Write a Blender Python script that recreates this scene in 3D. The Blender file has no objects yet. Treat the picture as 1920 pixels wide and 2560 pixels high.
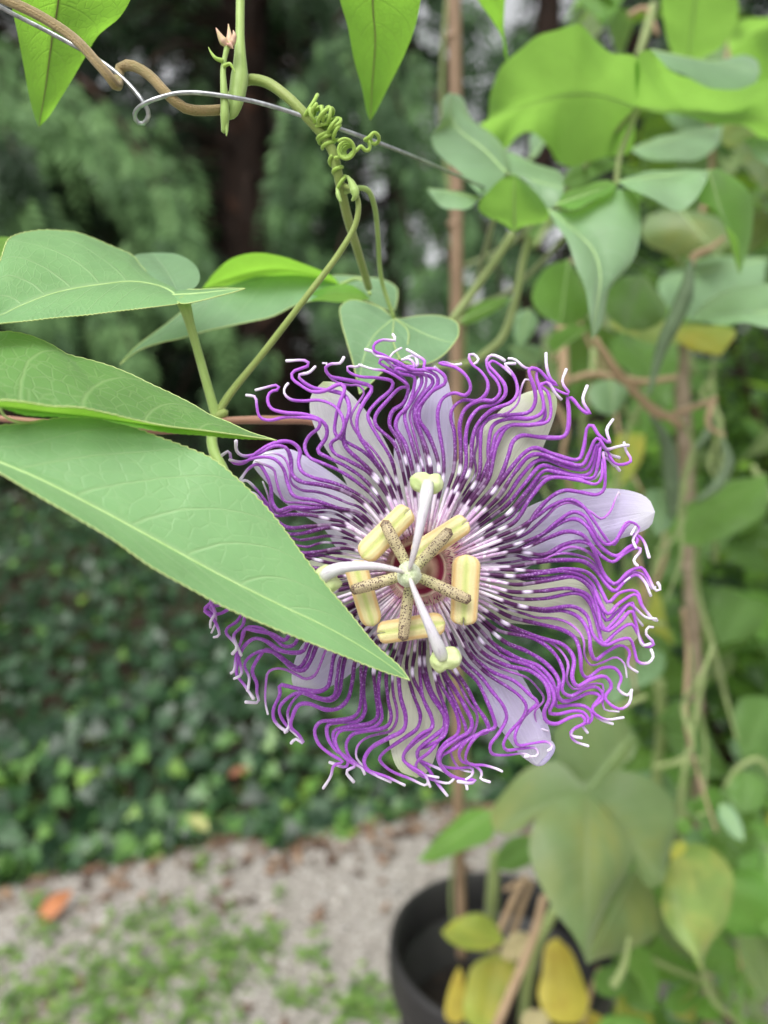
import bpy, bmesh, math, random
import numpy as np
from mathutils import Vector, Matrix, noise as mnoise

R = math.radians
random.seed(7)
rng = np.random.default_rng(7)
scene = bpy.context.scene
C = scene.collection

# ------------------------------------------------------------------ camera, sky, sun, exposure
CAM_H, PITCH = 0.80, R(10.0)
F = 1923.0                                  # focal length in photo pixels (photo 1920 x 2560)
cam_data = bpy.data.cameras.new('camera')
cam = bpy.data.objects.new('camera', cam_data); C.objects.link(cam)
cam.location = (0, 0, CAM_H)
cam.rotation_euler = (R(90) - PITCH, 0, 0)
cam_data.sensor_fit = 'HORIZONTAL'
cam_data.sensor_width = 4.243
cam_data.lens = 4.25
cam_data.clip_start = 0.005
cam_data.clip_end = 400
cam_data.dof.use_dof = True
cam_data.dof.focus_distance = 0.146
cam_data.dof.aperture_fstop = 1.6
scene.camera = cam
scene.render.resolution_x, scene.render.resolution_y = 768, 1024

SUN_EL, SUN_AZ = R(58), R(205)              # azimuth from +Y clockwise: behind the camera, a little left
world = bpy.data.worlds.new('World'); scene.world = world; world.use_nodes = True
wn, wl = world.node_tree.nodes, world.node_tree.links
wn.clear()
sky_tex = wn.new('ShaderNodeTexSky'); sky_tex.sky_type = 'NISHITA'; sky_tex.sun_disc = False
sky_tex.sun_elevation = SUN_EL; sky_tex.sun_rotation = SUN_AZ
sky_tex.air_density = 1.2; sky_tex.dust_density = 4.0; sky_tex.ozone_density = 1.0
hsv = wn.new('ShaderNodeHueSaturation'); hsv.inputs['Saturation'].default_value = 0.10     # overcast: grey-white sky
bg = wn.new('ShaderNodeBackground'); bg.inputs['Strength'].default_value = 0.125
wo = wn.new('ShaderNodeOutputWorld')
wl.new(sky_tex.outputs[0], hsv.inputs['Color']); wl.new(hsv.outputs[0], bg.inputs['Color']); wl.new(bg.outputs[0], wo.inputs['Surface'])
sd = bpy.data.lights.new('sun', 'SUN'); sd.energy = 1.5; sd.angle = R(45); sd.color = (1.0, 0.97, 0.92)
sun = bpy.data.objects.new('sun', sd); C.objects.link(sun)
sdir = Vector((math.sin(SUN_AZ) * math.cos(SUN_EL), math.cos(SUN_AZ) * math.cos(SUN_EL), math.sin(SUN_EL)))
sun.rotation_euler = sdir.to_track_quat('Z', 'Y').to_euler()
sun.location = (-1, -2, 6)
vs = scene.view_settings
vs.view_transform = 'Standard'; vs.look = 'None'; vs.gamma = 1.0; vs.use_curve_mapping = False
vs.exposure = 0.72
scene.cycles.max_bounces = 10; scene.cycles.transmission_bounces = 6; scene.cycles.diffuse_bounces = 5

# ------------------------------------------------------------------ helpers
FWD = np.array([0, math.cos(PITCH), -math.sin(PITCH)]); UP = np.array([0, math.sin(PITCH), math.cos(PITCH)])
RIGHT = np.array([1.0, 0, 0]); EYE = np.array([0, 0, CAM_H])

def P(u, v, d):
    """point seen at photo pixel (u, v) at distance d (m) along the view axis"""
    return EYE + d * (FWD + RIGHT * ((u - 960.0) / F) + UP * ((1280.0 - v) / F))

def PP(pts, d=None):
    out = []
    for p in pts:
        out.append(P(p[0], p[1], p[2] if d is None else d))
    return np.array(out)

def ground(u, v, z=0.0):
    r = FWD + RIGHT * ((u - 960.0) / F) + UP * ((1280.0 - v) / F)
    t = (z - CAM_H) / r[2]
    return EYE + t * r

def crop(x0, y0, s):
    return lambda pts: [(x0 + p[0] * s, y0 + p[1] * s) + tuple(p[2:]) for p in pts]

def spline(pts, n, closed=False):
    """centripetal-ish Catmull-Rom through pts, n samples evenly spaced by length"""
    p = np.array(pts, float)
    if len(p) == 2:
        t = np.linspace(0, 1, n)[:, None]
        return p[0] * (1 - t) + p[1] * t
    a = np.vstack([2 * p[0] - p[1], p, 2 * p[-1] - p[-2]])
    seg = 10
    out = []
    for i in range(1, len(a) - 2):
        p0, p1, p2, p3 = a[i - 1], a[i], a[i + 1], a[i + 2]
        t0 = 0.0
        t1 = t0 + max(np.linalg.norm(p1 - p0), 1e-9) ** 0.5
        t2 = t1 + max(np.linalg.norm(p2 - p1), 1e-9) ** 0.5
        t3 = t2 + max(np.linalg.norm(p3 - p2), 1e-9) ** 0.5
        t = np.linspace(t1, t2, seg, endpoint=False)[:, None]
        A1 = (t1 - t) / (t1 - t0) * p0 + (t - t0) / (t1 - t0) * p1
        A2 = (t2 - t) / (t2 - t1) * p1 + (t - t1) / (t2 - t1) * p2
        A3 = (t3 - t) / (t3 - t2) * p2 + (t - t2) / (t3 - t2) * p3
        B1 = (t2 - t) / (t2 - t0) * A1 + (t - t0) / (t2 - t0) * A2
        B2 = (t3 - t) / (t3 - t1) * A2 + (t - t1) / (t3 - t1) * A3
        out.append((t2 - t) / (t2 - t1) * B1 + (t - t1) / (t2 - t1) * B2)
    out = np.vstack(out + [p[-1:]])
    L = np.concatenate([[0], np.cumsum(np.linalg.norm(np.diff(out, axis=0), axis=1))])
    q = np.linspace(0, L[-1], n)
    return np.stack([np.interp(q, L, out[:, k]) for k in range(out.shape[1])], axis=1)

def mesh_data(name, verts, faces, uvs=None, smooth=True, mats=()):
    me = bpy.data.meshes.new(name)
    me.from_pydata([tuple(map(float, v)) for v in verts], [], [tuple(f) for f in faces])
    if uvs is not None:
        lay = me.uv_layers.new(name='UVMap')
        vi = np.empty(len(me.loops), dtype=np.int32); me.loops.foreach_get('vertex_index', vi)
        lay.data.foreach_set('uv', np.asarray(uvs, dtype=np.float32)[vi].ravel())
    if smooth:
        me.polygons.foreach_set('use_smooth', [True] * len(me.polygons))
    for m in mats:
        me.materials.append(m)
    me.update()
    return me

def link(name, me, parent=None, origin=None):
    o = bpy.data.objects.new(name, me)
    C.objects.link(o)
    if parent is not None:
        o.parent = parent
    return o

def world_loc(o):
    l = Vector(o.location)
    p = o.parent
    while p:
        l = l + p.location; p = p.parent
    return np.array(l)

def add(name, verts, faces, mat, parent=None, uvs=None, smooth=True, org=None):
    """one mesh object from world-space verts; origin at its first vertex (or org)"""
    verts = np.asarray(verts, float)
    o0 = verts[0].copy() if org is None else np.asarray(org, float)
    me = mesh_data(name, verts - o0, faces, uvs, smooth, [mat] if mat else [])
    o = link(name, me, parent)
    o.location = o0 - (world_loc(parent) if parent is not None else 0)
    return o

def thing(name, label, cat, loc, group=None):
    o = bpy.data.objects.new(name, None); C.objects.link(o)
    o.empty_display_size = 0.01
    o.location = loc
    o['label'] = label; o['category'] = cat
    if group: o['group'] = group
    return o

def tag(o, label, cat, group=None):
    o['label'] = label; o['category'] = cat
    if group: o['group'] = group
    return o

def tube_geo(path, rad, n=8, cap=True):
    path = np.asarray(path, float); m = len(path)
    rad = np.broadcast_to(np.asarray(rad, float), (m,))
    T = np.gradient(path, axis=0); T /= np.linalg.norm(T, axis=1)[:, None] + 1e-12
    ref = np.array([0.0, -1, 0.15]) if abs(T[0][1]) < 0.9 else np.array([1.0, 0, 0])
    nrm = ref - T[0] * ref.dot(T[0]); nrm /= np.linalg.norm(nrm)
    V = []; UV = []
    for i in range(m):
        nrm = nrm - T[i] * nrm.dot(T[i]); nrm /= np.linalg.norm(nrm) + 1e-12
        b = np.cross(T[i], nrm)
        for k in range(n):
            a = 2 * math.pi * k / n
            V.append(path[i] + rad[i] * (math.cos(a) * nrm + math.sin(a) * b)); UV.append((k / n, i / (m - 1)))
    Fs = [(i * n + k, i * n + (k + 1) % n, (i + 1) * n + (k + 1) % n, (i + 1) * n + k) for i in range(m - 1) for k in range(n)]
    if cap:
        for i, sgn in ((0, -1), (m - 1, 1)):
            V.append(path[i] + sgn * T[i] * rad[i] * 0.6); UV.append((0.5, i / (m - 1)))
            c = len(V) - 1
            for k in range(n):
                a, b2 = i * n + k, i * n + (k + 1) % n
                Fs.append((a, b2, c) if sgn > 0 else (b2, a, c))
    return V, Fs, UV

def tube(name, pts, r, mat, parent=None, n=8, samples=None, raw=False):
    """pts: world points (n x 3), r: radius or list of radii in metres along the path"""
    pts = np.asarray(pts, float)
    m = samples or max(8, 6 * len(pts))
    path = pts if raw else spline(pts, m)
    if np.ndim(r) > 0:
        r = np.interp(np.linspace(0, 1, len(path)), np.linspace(0, 1, len(r)), r)
    V, Fs, UV = tube_geo(path, r, n)
    return add(name, V, Fs, mat, parent, UV, org=path[0])

class Geo:
    """collects many small shapes into one mesh"""
    def __init__(s): s.V = []; s.F = {}; s.U = []; s.n = 0
    def put(s, V, Fs, U):
        V = np.asarray(V, float)
        if isinstance(Fs, np.ndarray): s.F.setdefault(Fs.shape[1], []).append(Fs + s.n)
        else:
            by = {}
            for f in Fs: by.setdefault(len(f), []).append(f)
            for k, fl in by.items(): s.F.setdefault(k, []).append(np.array(fl, dtype=np.int64) + s.n)
        s.V.append(V); s.U.append(np.asarray(U, float)); s.n += len(V)
    def obj(s, name, mat, parent=None, smooth=True, org=None):
        V = np.vstack(s.V); U = np.vstack(s.U)
        o0 = V[0].copy() if org is None else np.asarray(org, float)
        loops, sizes = [], []
        for k, fl in s.F.items():
            a = np.vstack(fl); loops.append(a.ravel()); sizes.append(np.full(len(a), k))
        loops = np.concatenate(loops).astype(np.int32); sizes = np.concatenate(sizes).astype(np.int32)
        me = bpy.data.meshes.new(name)
        me.vertices.add(len(V)); me.vertices.foreach_set('co', (V - o0).astype(np.float32).ravel())
        me.loops.add(len(loops)); me.loops.foreach_set('vertex_index', loops)
        me.polygons.add(len(sizes)); me.polygons.foreach_set('loop_start', np.concatenate([[0], np.cumsum(sizes)[:-1]]).astype(np.int32))
        lay = me.uv_layers.new(name='UVMap'); lay.data.foreach_set('uv', U.astype(np.float32)[loops].ravel())
        if smooth: me.polygons.foreach_set('use_smooth', np.ones(len(sizes), dtype=bool))
        if mat: me.materials.append(mat)
        me.update(calc_edges=True); me.validate()
        o = link(name, me, parent)
        o.location = o0 - (world_loc(parent) if parent is not None else 0)
        return o

# ------------------------------------------------------------------ materials
class N:
    """small node-tree writer"""
    def __init__(s, name):
        s.m = bpy.data.materials.new(name); s.m.use_nodes = True
        s.t = s.m.node_tree; s.t.nodes.clear(); s.out = s.t.nodes.new('ShaderNodeOutputMaterial')
    def n(s, kind, **kw):
        nd = s.t.nodes.new('ShaderNode' + kind)
        ins = kw.pop('ins', {})
        for k, v in kw.items(): setattr(nd, k, v)
        for k, v in ins.items(): s.set(nd, k, v)
        return nd
    def set(s, nd, k, v):
        if isinstance(v, bpy.types.NodeSocket): s.t.links.new(v, nd.inputs[k])
        else:
            if isinstance(v, tuple) and len(v) == 3 and nd.inputs[k].type == 'RGBA': v = v + (1,)
            nd.inputs[k].default_value = v
    def math(s, op, a, b=0.0, c=0.0, clamp=False):
        nd = s.n('Math', operation=op, use_clamp=clamp); s.set(nd, 0, a); s.set(nd, 1, b); s.set(nd, 2, c)
        return nd.outputs[0]
    def mix(s, f, a, b):
        nd = s.n('Mix', data_type='RGBA'); s.set(nd, 0, f); s.set(nd, 6, a); s.set(nd, 7, b)
        return nd.outputs[2]
    def ramp(s, f, stops, interp='LINEAR'):
        nd = s.n('ValToRGB'); cr = nd.color_ramp; cr.interpolation = interp
        while len(cr.elements) < len(stops): cr.elements.new(0.5)
        for e, (p, c) in zip(cr.elements, stops):
            e.position = p; e.color = c + (1,) if len(c) == 3 else c
        s.set(nd, 0, f)
        return nd.outputs[0]
    def step(s, x, lo, hi):
        nd = s.n('MapRange', interpolation_type='SMOOTHSTEP'); s.set(nd, 0, x); s.set(nd, 1, lo); s.set(nd, 2, hi)
        return nd.outputs[0]
    def noise(s, vec, scale, detail=3.0, rough=0.55, dist=0.0):
        nd = s.n('TexNoise'); s.set(nd, 'Vector', vec); s.set(nd, 'Scale', scale); s.set(nd, 'Detail', detail); s.set(nd, 'Roughness', rough); s.set(nd, 'Distortion', dist)
        return nd
    def vor(s, vec, scale, feature='F1'):
        nd = s.n('TexVoronoi', feature=feature); s.set(nd, 'Vector', vec); s.set(nd, 'Scale', scale)
        return nd
    def comb(s, x, y, z=0.0):
        nd = s.n('CombineXYZ'); s.set(nd, 0, x); s.set(nd, 1, y); s.set(nd, 2, z)
        return nd.outputs[0]
    def uv(s):
        t = s.n('TexCoord'); sp = s.n('SeparateXYZ'); s.t.links.new(t.outputs['UV'], sp.inputs[0])
        return t, sp.outputs[0], sp.outputs[1]
    def bump(s, h, strength, dist):
        nd = s.n('Bump'); s.set(nd, 'Height', h); s.set(nd, 'Strength', strength); s.set(nd, 'Distance', dist)
        return nd.outputs[0]
    def pbr(s, col, rough=0.5, spec=0.5, normal=None, **kw):
        nd = s.n('BsdfPrincipled'); s.set(nd, 'Base Color', col); s.set(nd, 'Roughness', rough); s.set(nd, 'Specular IOR Level', spec)
        if normal is not None: s.set(nd, 'Normal', normal)
        for k, v in kw.items(): s.set(nd, k, v)
        return nd.outputs[0]
    def trans(s, bsdf, col, f, normal=None):
        tr = s.n('BsdfTranslucent'); s.set(tr, 'Color', col)
        if normal is not None: s.set(tr, 'Normal', normal)
        mx = s.n('MixShader'); s.set(mx, 0, f); s.set(mx, 1, bsdf); s.set(mx, 2, tr.outputs[0])
        return mx.outputs[0]
    def done(s, sh):
        s.t.links.new(sh, s.out.inputs['Surface']); return s.m

def leaf_mat(name, col, vein, back, tr=0.4, rough=0.42, spec=0.5, yellow=None, yamt=0.0, nv=8, vstr=0.5, net=0.25, obj_scale=60.0, var=0.35):
    b = N(name); t, x, y = b.uv()
    nz = b.noise(t.outputs['Object'], obj_scale, 3.0)
    fine = b.noise(t.outputs['Object'], obj_scale * 9, 2.0)
    a = b.math('MULTIPLY', b.math('ABSOLUTE', b.math('SUBTRACT', x, 0.5)), 2.0)
    wob = b.math('MULTIPLY', b.math('SUBTRACT', nz.outputs['Fac'], 0.5), 0.05)
    ph = b.math('FRACT', b.math('MULTIPLY', b.math('ADD', b.math('SUBTRACT', y, b.math('MULTIPLY', b.math('POWER', a, 1.25), 0.26)), wob), nv))
    side = b.math('ABSOLUTE', b.math('SUBTRACT', ph, 0.5))
    wd = b.math('MULTIPLY_ADD', a, -0.045, 0.075)
    sv = b.math('SUBTRACT', 1.0, b.step(side, 0.0, wd))
    mid = b.math('SUBTRACT', 1.0, b.step(a, 0.0, 0.06))
    vv = b.vor(b.comb(b.math('MULTIPLY', x, 5.0), b.math('MULTIPLY', y, 9.0)), 3.2, 'DISTANCE_TO_EDGE')
    nt = b.math('MULTIPLY', b.math('SUBTRACT', 1.0, b.step(vv.outputs['Distance'], 0.0, 0.09)), net)
    veins = b.math('MINIMUM', b.math('MAXIMUM', b.math('MAXIMUM', b.math('MULTIPLY', sv, 0.75), mid), nt), 1.0)
    dark = tuple(c * (1 - var) for c in col); lite = tuple(min(1, c * (1 + var * 0.8)) for c in col)
    base = b.ramp(nz.outputs['Fac'], [(0.25, dark), (0.5, col), (0.78, lite)])
    if yellow:
        yn = b.noise(t.outputs['Object'], obj_scale * 0.55, 4.0, 0.6, 0.6)
        base = b.mix(b.step(yn.outputs['Fac'], 0.52 - yamt * 0.5, 0.86 - yamt * 0.5), base, yellow)
        backc = b.mix(b.step(yn.outputs['Fac'], 0.52 - yamt * 0.5, 0.86 - yamt * 0.5), back, tuple(min(1, c * 1.3) for c in yellow))
    else:
        backc = b.ramp(nz.outputs['Fac'], [(0.25, tuple(c * 0.8 for c in back)), (0.75, back)])
    colr = b.mix(b.math('MULTIPLY', veins, vstr), base, vein)
    backv = b.mix(b.math('MULTIPLY', veins, vstr * 0.85), backc, tuple(c * 0.55 for c in back))
    h = b.math('ADD', b.math('MULTIPLY', veins, -0.6), b.math('ADD', b.math('MULTIPLY', fine.outputs['Fac'], 0.35), nz.outputs['Fac']))
    nr = b.bump(h, 0.38, 0.0006)
    ro = b.math('MULTIPLY_ADD', fine.outputs['Fac'], 0.18, rough - 0.09)
    return b.done(b.trans(b.pbr(colr, ro, spec, nr, **{'Sheen Weight': 0.2, 'Sheen Roughness': 0.45, 'Sheen Tint': (0.9, 1.0, 0.95)}), backv, tr, nr))

def stem_mat(name, stops, rough=0.5, scale=300.0, streak=0.3):
    b = N(name); t, x, y = b.uv()
    nz = b.noise(b.comb(b.math('MULTIPLY', x, 10.0), b.math('MULTIPLY', y, 4.0)), 1.0, 4.0)
    ob = b.noise(t.outputs['Object'], scale, 3.0)
    f = b.math('ADD', b.math('MULTIPLY', nz.outputs['Fac'], 0.6), b.math('MULTIPLY', ob.outputs['Fac'], 0.4))
    col = b.ramp(f, stops)
    fz = b.noise(t.outputs['Object'], scale * 12, 2.0)
    nr = b.bump(b.math('ADD', fz.outputs['Fac'], nz.outputs['Fac']), streak, 0.0004)
    return b.done(b.pbr(col, rough, 0.35, nr, **{'Sheen Weight': 0.25, 'Sheen Roughness': 0.4}))

def noise_mat(name, stops, scale, rough=0.8, bump=0.4, bdist=0.005, spec=0.3, detail=5.0, metallic=0.0):
    b = N(name); t = b.n('TexCoord')
    nz = b.noise(t.outputs['Object'], scale, detail, 0.6)
    col = b.ramp(nz.outputs['Fac'], stops)
    return b.done(b.pbr(col, rough, spec, b.bump(nz.outputs['Fac'], bump, bdist), Metallic=metallic))

# passion vine leaves: blue-grey upper face; backlit and shaded copies have light painted in
M = {}
M['leaf_hero'] = leaf_mat('passion_leaf', (0.23, 0.44, 0.19), (0.46, 0.64, 0.32), (0.30, 0.66, 0.08), tr=0.32, rough=0.40, nv=9, vstr=0.5, net=0.22, var=0.18)
M['leaf_lime'] = leaf_mat('passion_leaf_backlit', (0.18, 0.40, 0.06), (0.30, 0.46, 0.12), (0.42, 0.85, 0.08), tr=0.62, rough=0.5, nv=8, vstr=0.55, net=0.5, var=0.25)
M['leaf_grey'] = leaf_mat('passion_leaf_shade', (0.21, 0.37, 0.20), (0.40, 0.54, 0.32), (0.28, 0.60, 0.07), tr=0.28, rough=0.42, nv=8, vstr=0.45, net=0.15, var=0.2)
M['leaf_dark'] = leaf_mat('passion_leaf_veined', (0.13, 0.28, 0.08), (0.36, 0.52, 0.22), (0.28, 0.60, 0.06), tr=0.34, rough=0.38, nv=6, vstr=0.6, net=0.4, var=0.25)
M['margin'] = noise_mat('leaf_margin', [(0.3, (0.42, 0.55, 0.18)), (0.7, (0.55, 0.66, 0.28))], 300, 0.5, 0.1, 0.0002)
M['midrib'] = noise_mat('leaf_midrib', [(0.3, (0.36, 0.55, 0.20)), (0.7, (0.46, 0.64, 0.28))], 300, 0.45, 0.1, 0.0002)
# ------------------------------------------------------------------ leaf builder
def blade_geo(base, left, tip, right, n=36, m=6, mid=None, teeth=0.0, nteeth=40, bulge=0.0, wavy=0.0, seed=0):
    """A lofted blade in world space. base/tip: (u,v,d); left/right: edge points base->tip (u,v,d);
    mid: midrib points between base and tip (u,v,d)."""
    L = spline(PP([base] + list(left) + [tip]), n)
    Rr = spline(PP([base] + list(right) + [tip]), n)
    Mi = spline(PP([base] + list(mid or []) + [tip]), n)
    r = random.Random(seed)
    V = []; U = []
    for i in range(n):
        s = i / (n - 1)
        l, c, q = L[i].copy(), Mi[i], Rr[i].copy()
        tl = tq = 0.0
        if teeth:
            ph = (s * nteeth) % 1.0
            k = teeth * (ph if ph < 0.8 else (1 - ph) * 4) * math.sin(math.pi * min(1, s * 1.0 + 0.02)) ** 0.3 * r.uniform(0.6, 1.2)
            tl = k * (l - c) / (np.linalg.norm(l - c) + 1e-9); tq = k * (q - c) / (np.linalg.norm(q - c) + 1e-9)
        w = np.linalg.norm(q - l)
        nrm = np.cross(q - l, Mi[min(i + 1, n - 1)] - Mi[max(i - 1, 0)])
        nn = np.linalg.norm(nrm); nrm = nrm / nn if nn > 1e-12 else UP
        if nrm.dot(EYE - c) < 0: nrm = -nrm
        for j in range(-m, m + 1):
            t = j / m
            e = l if j < 0 else q
            pt = c + (e - c) * abs(t)
            pt = pt + nrm * (bulge * w * (1 - (2 * abs(t) - 1) ** 2))
            if wavy: pt = pt + nrm * wavy * w * abs(t) ** 1.5 * math.sin(s * 17 + (2.0 if j < 0 else 0.4) + seed) * math.sin(math.pi * s)
            if j == -m: pt = pt + tl
            elif j == m: pt = pt + tq
            V.append(pt); U.append((0.5 + 0.5 * t, s))
    k = 2 * m + 1
    Fs = [(i * k + j, i * k + j + 1, (i + 1) * k + j + 1, (i + 1) * k + j) for i in range(n - 1) for j in range(k - 1)]
    return np.array(V), Fs, U, k

def leaf(parent, lobes, mat, org=None, margin=None, midrib=None, mr=0.00022, mar=0.00012, name='leaf', **kw):
    """one leaf = one mesh of one or more lobes (dicts for blade_geo); margin/midrib: materials of thin raised lines"""
    g = Geo(); lines = []
    for i, lb in enumerate(lobes):
        a = dict(kw); a.update(lb); a.setdefault('seed', i)
        V, Fs, U, k = blade_geo(**a)
        g.put(V, Fs, U); lines.append((V, k))
    o = g.obj(name, mat, parent, org=org)
    for V, k in lines:
        if margin:
            for c in (0, k - 1):
                e = V[c::k]
                q, f, u = tube_geo(e, np.full(len(e), mar), 5)
                add('margin', q, f, margin, o, u)
        if midrib:
            e = V[k // 2::k]
            rr = np.linspace(mr, mr * 0.25, len(e))
            q, f, u = tube_geo(e + 0, rr, 6)
            add('midrib', q, f, midrib, o, u)
    return o

def flat(base, tip, left, right, db, dt, dl, dr, tf=None, mid=None, **kw):
    """lobe dict from 2-D outlines + depths: db base, dt tip, dl/dr extra depth of the left/right edges"""
    T = tf or (lambda q: q)
    base, tip = T([base])[0], T([tip])[0]
    left, right, mid = T(left), T(right), T(mid or [])
    ax = np.array(tip) - np.array(base); l2 = float(ax.dot(ax))
    def z(p, e):
        s = min(1, max(0, float((np.array(p) - np.array(base)).dot(ax)) / l2))
        return (p[0], p[1], db + (dt - db) * s + e)
    return dict(base=base + (db,), tip=tip + (dt,), left=[z(p, dl) for p in left], right=[z(p, dr) for p in right], mid=[z(p, 0) for p in mid] if mid else None, **kw)
# ------------------------------------------------------------------ passion flower
c1, c2, c3, c4, c5 = crop(480, 800, .3858), crop(1000, 800, .4099), crop(480, 1400, .3858), crop(1000, 1400, .4099), crop(760, 1150, .3014)
FC = np.array([1055.0, 1425.0])             # corona centre
PX = 0.150 / F                              # metres per photo pixel at the flower

def petal_mat(name, base, mid, tipc, tr=0.35):
    b = N(name); t, x, y = b.uv()
    st = b.noise(b.comb(b.math('MULTIPLY', x, 34.0), b.math('MULTIPLY', y, 2.2)), 1.0, 3.0)
    nz = b.noise(t.outputs['Object'], 90, 3.0)
    fz = b.noise(t.outputs['Object'], 1500, 2.0)
    yy = b.math('ADD', y, b.math('MULTIPLY', b.math('SUBTRACT', nz.outputs['Fac'], 0.5), 0.35))
    col = b.ramp(yy, [(0.2, base), (0.55, mid), (0.84, mid), (0.97, tipc)])
    col = b.mix(b.math('MULTIPLY', b.step(st.outputs['Fac'], 0.42, 0.7), 0.38), col, tuple(c * 0.78 for c in mid))
    nr = b.bump(b.math('ADD', b.math('MULTIPLY', st.outputs['Fac'], 1.0), b.math('MULTIPLY', fz.outputs['Fac'], 0.25)), 0.45, 0.0006)
    return b.done(b.trans(b.pbr(col, 0.55, 0.3, nr, **{'Sheen Weight': 0.15}), col, tr, nr))

M['petal'] = petal_mat('petal_lavender', (0.90, 0.88, 0.95), (0.78, 0.71, 0.99), (0.86, 0.84, 0.96), .42)
M['sepal'] = petal_mat('sepal_greenish', (0.86, 0.87, 0.80), (0.84, 0.84, 0.88), (0.64, 0.76, 0.40), .4)
M['sepal_green'] = petal_mat('sepal_pale_green', (0.84, 0.88, 0.70), (0.84, 0.87, 0.72), (0.70, 0.82, 0.46), .4)

def filament_mat(name, dark, midc, lite, pale):
    b = N(name); t, x, y = b.uv()
    oi = b.n('ObjectInfo')
    rr = b.math('ADD', y, b.math('MULTIPLY', b.math('SUBTRACT', oi.outputs['Random'], 0.5), 0.085))
    col = b.ramp(rr, [(0.12, (0.66, 0.42, 0.46)), (0.165, (0.80, 0.66, 0.78)), (0.22, pale), (0.276, (0.66, 0.54, 0.72)), (0.286, dark), (0.333, dark),
                      (0.346, (0.66, 0.58, 0.76)), (0.362, (0.66, 0.58, 0.76)), (0.378, tuple(c * 1.2 for c in dark)), (0.49, midc), (0.68, lite), (0.84, tuple(min(1, c * 1.15) for c in lite))])
    nowh = b.step(b.math('FRACT', b.math('MULTIPLY', oi.outputs['Random'], 31.0)), 0.62, 0.66)
    band = b.math('MULTIPLY', b.math('MULTIPLY', b.step(rr, 0.330, 0.345), b.math('SUBTRACT', 1.0, b.step(rr, 0.362, 0.38))), nowh)
    col = b.mix(b.math('MULTIPLY', band, .85), col, tuple(c * 1.3 for c in dark))
    ob = t.outputs['Object']
    sp = b.noise(ob, 2600, 2.0, 0.6)
    zone = b.math('MULTIPLY', b.step(rr, 0.37, 0.42), b.math('SUBTRACT', 1.0, b.math('MULTIPLY', b.step(rr, 0.6, 0.85), 0.6)))
    col = b.mix(b.math('MULTIPLY', b.math('MULTIPLY', b.step(sp.outputs['Fac'], 0.52, 0.68), zone), 0.42), col, (0.58, 0.38, 0.76))
    inz = b.math('SUBTRACT', 1.0, b.step(rr, 0.25, 0.275))
    s2 = b.noise(ob, 1100, 2.0, 0.5)
    pick = b.step(b.math('FRACT', b.math('MULTIPLY', oi.outputs['Random'], 17.0)), 0.35, 0.6)
    lowr = b.math('SUBTRACT', 1.0, b.step(rr, 0.15, 0.2))
    col = b.mix(b.math('MULTIPLY', b.math('MULTIPLY', b.math('MAXIMUM', b.math('MULTIPLY', pick, b.step(s2.outputs['Fac'], 0.36, 0.46)), b.math('MULTIPLY', lowr, b.step(s2.outputs['Fac'], 0.5, 0.6))), inz), 0.55), col, (0.34, 0.08, 0.34))
    tipw = b.math('SUBTRACT', x, b.math('MULTIPLY', oi.outputs['Random'], 0.05))
    col = b.mix(b.step(tipw, 0.87, 0.955), col, (0.78, 0.70, 0.86))
    nr = b.bump(sp.outputs['Fac'], 0.3, 0.0002)
    return b.done(b.pbr(col, 0.5, 0.3, nr, **{'Subsurface Weight': 0.15, 'Subsurface Radius': (0.0006, 0.0003, 0.0006), 'Subsurface Scale': 1.0, 'Sheen Weight': 0.2}))

M['fil'] = filament_mat('corona_filament', (0.055, 0.004, 0.060), (0.17, 0.020, 0.26), (0.36, 0.085, 0.54), (0.80, 0.72, 0.84))
M['fil_thin'] = filament_mat('corona_filament_pale', (0.12, 0.02, 0.15), (0.30, 0.08, 0.40), (0.46, 0.16, 0.62), (0.84, 0.78, 0.88))

flower = thing('passion_flower', 'large open flower with wavy purple fringe and lavender petals, hanging among green leaves', 'flower', P(1055, 1425, 0.160))

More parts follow.
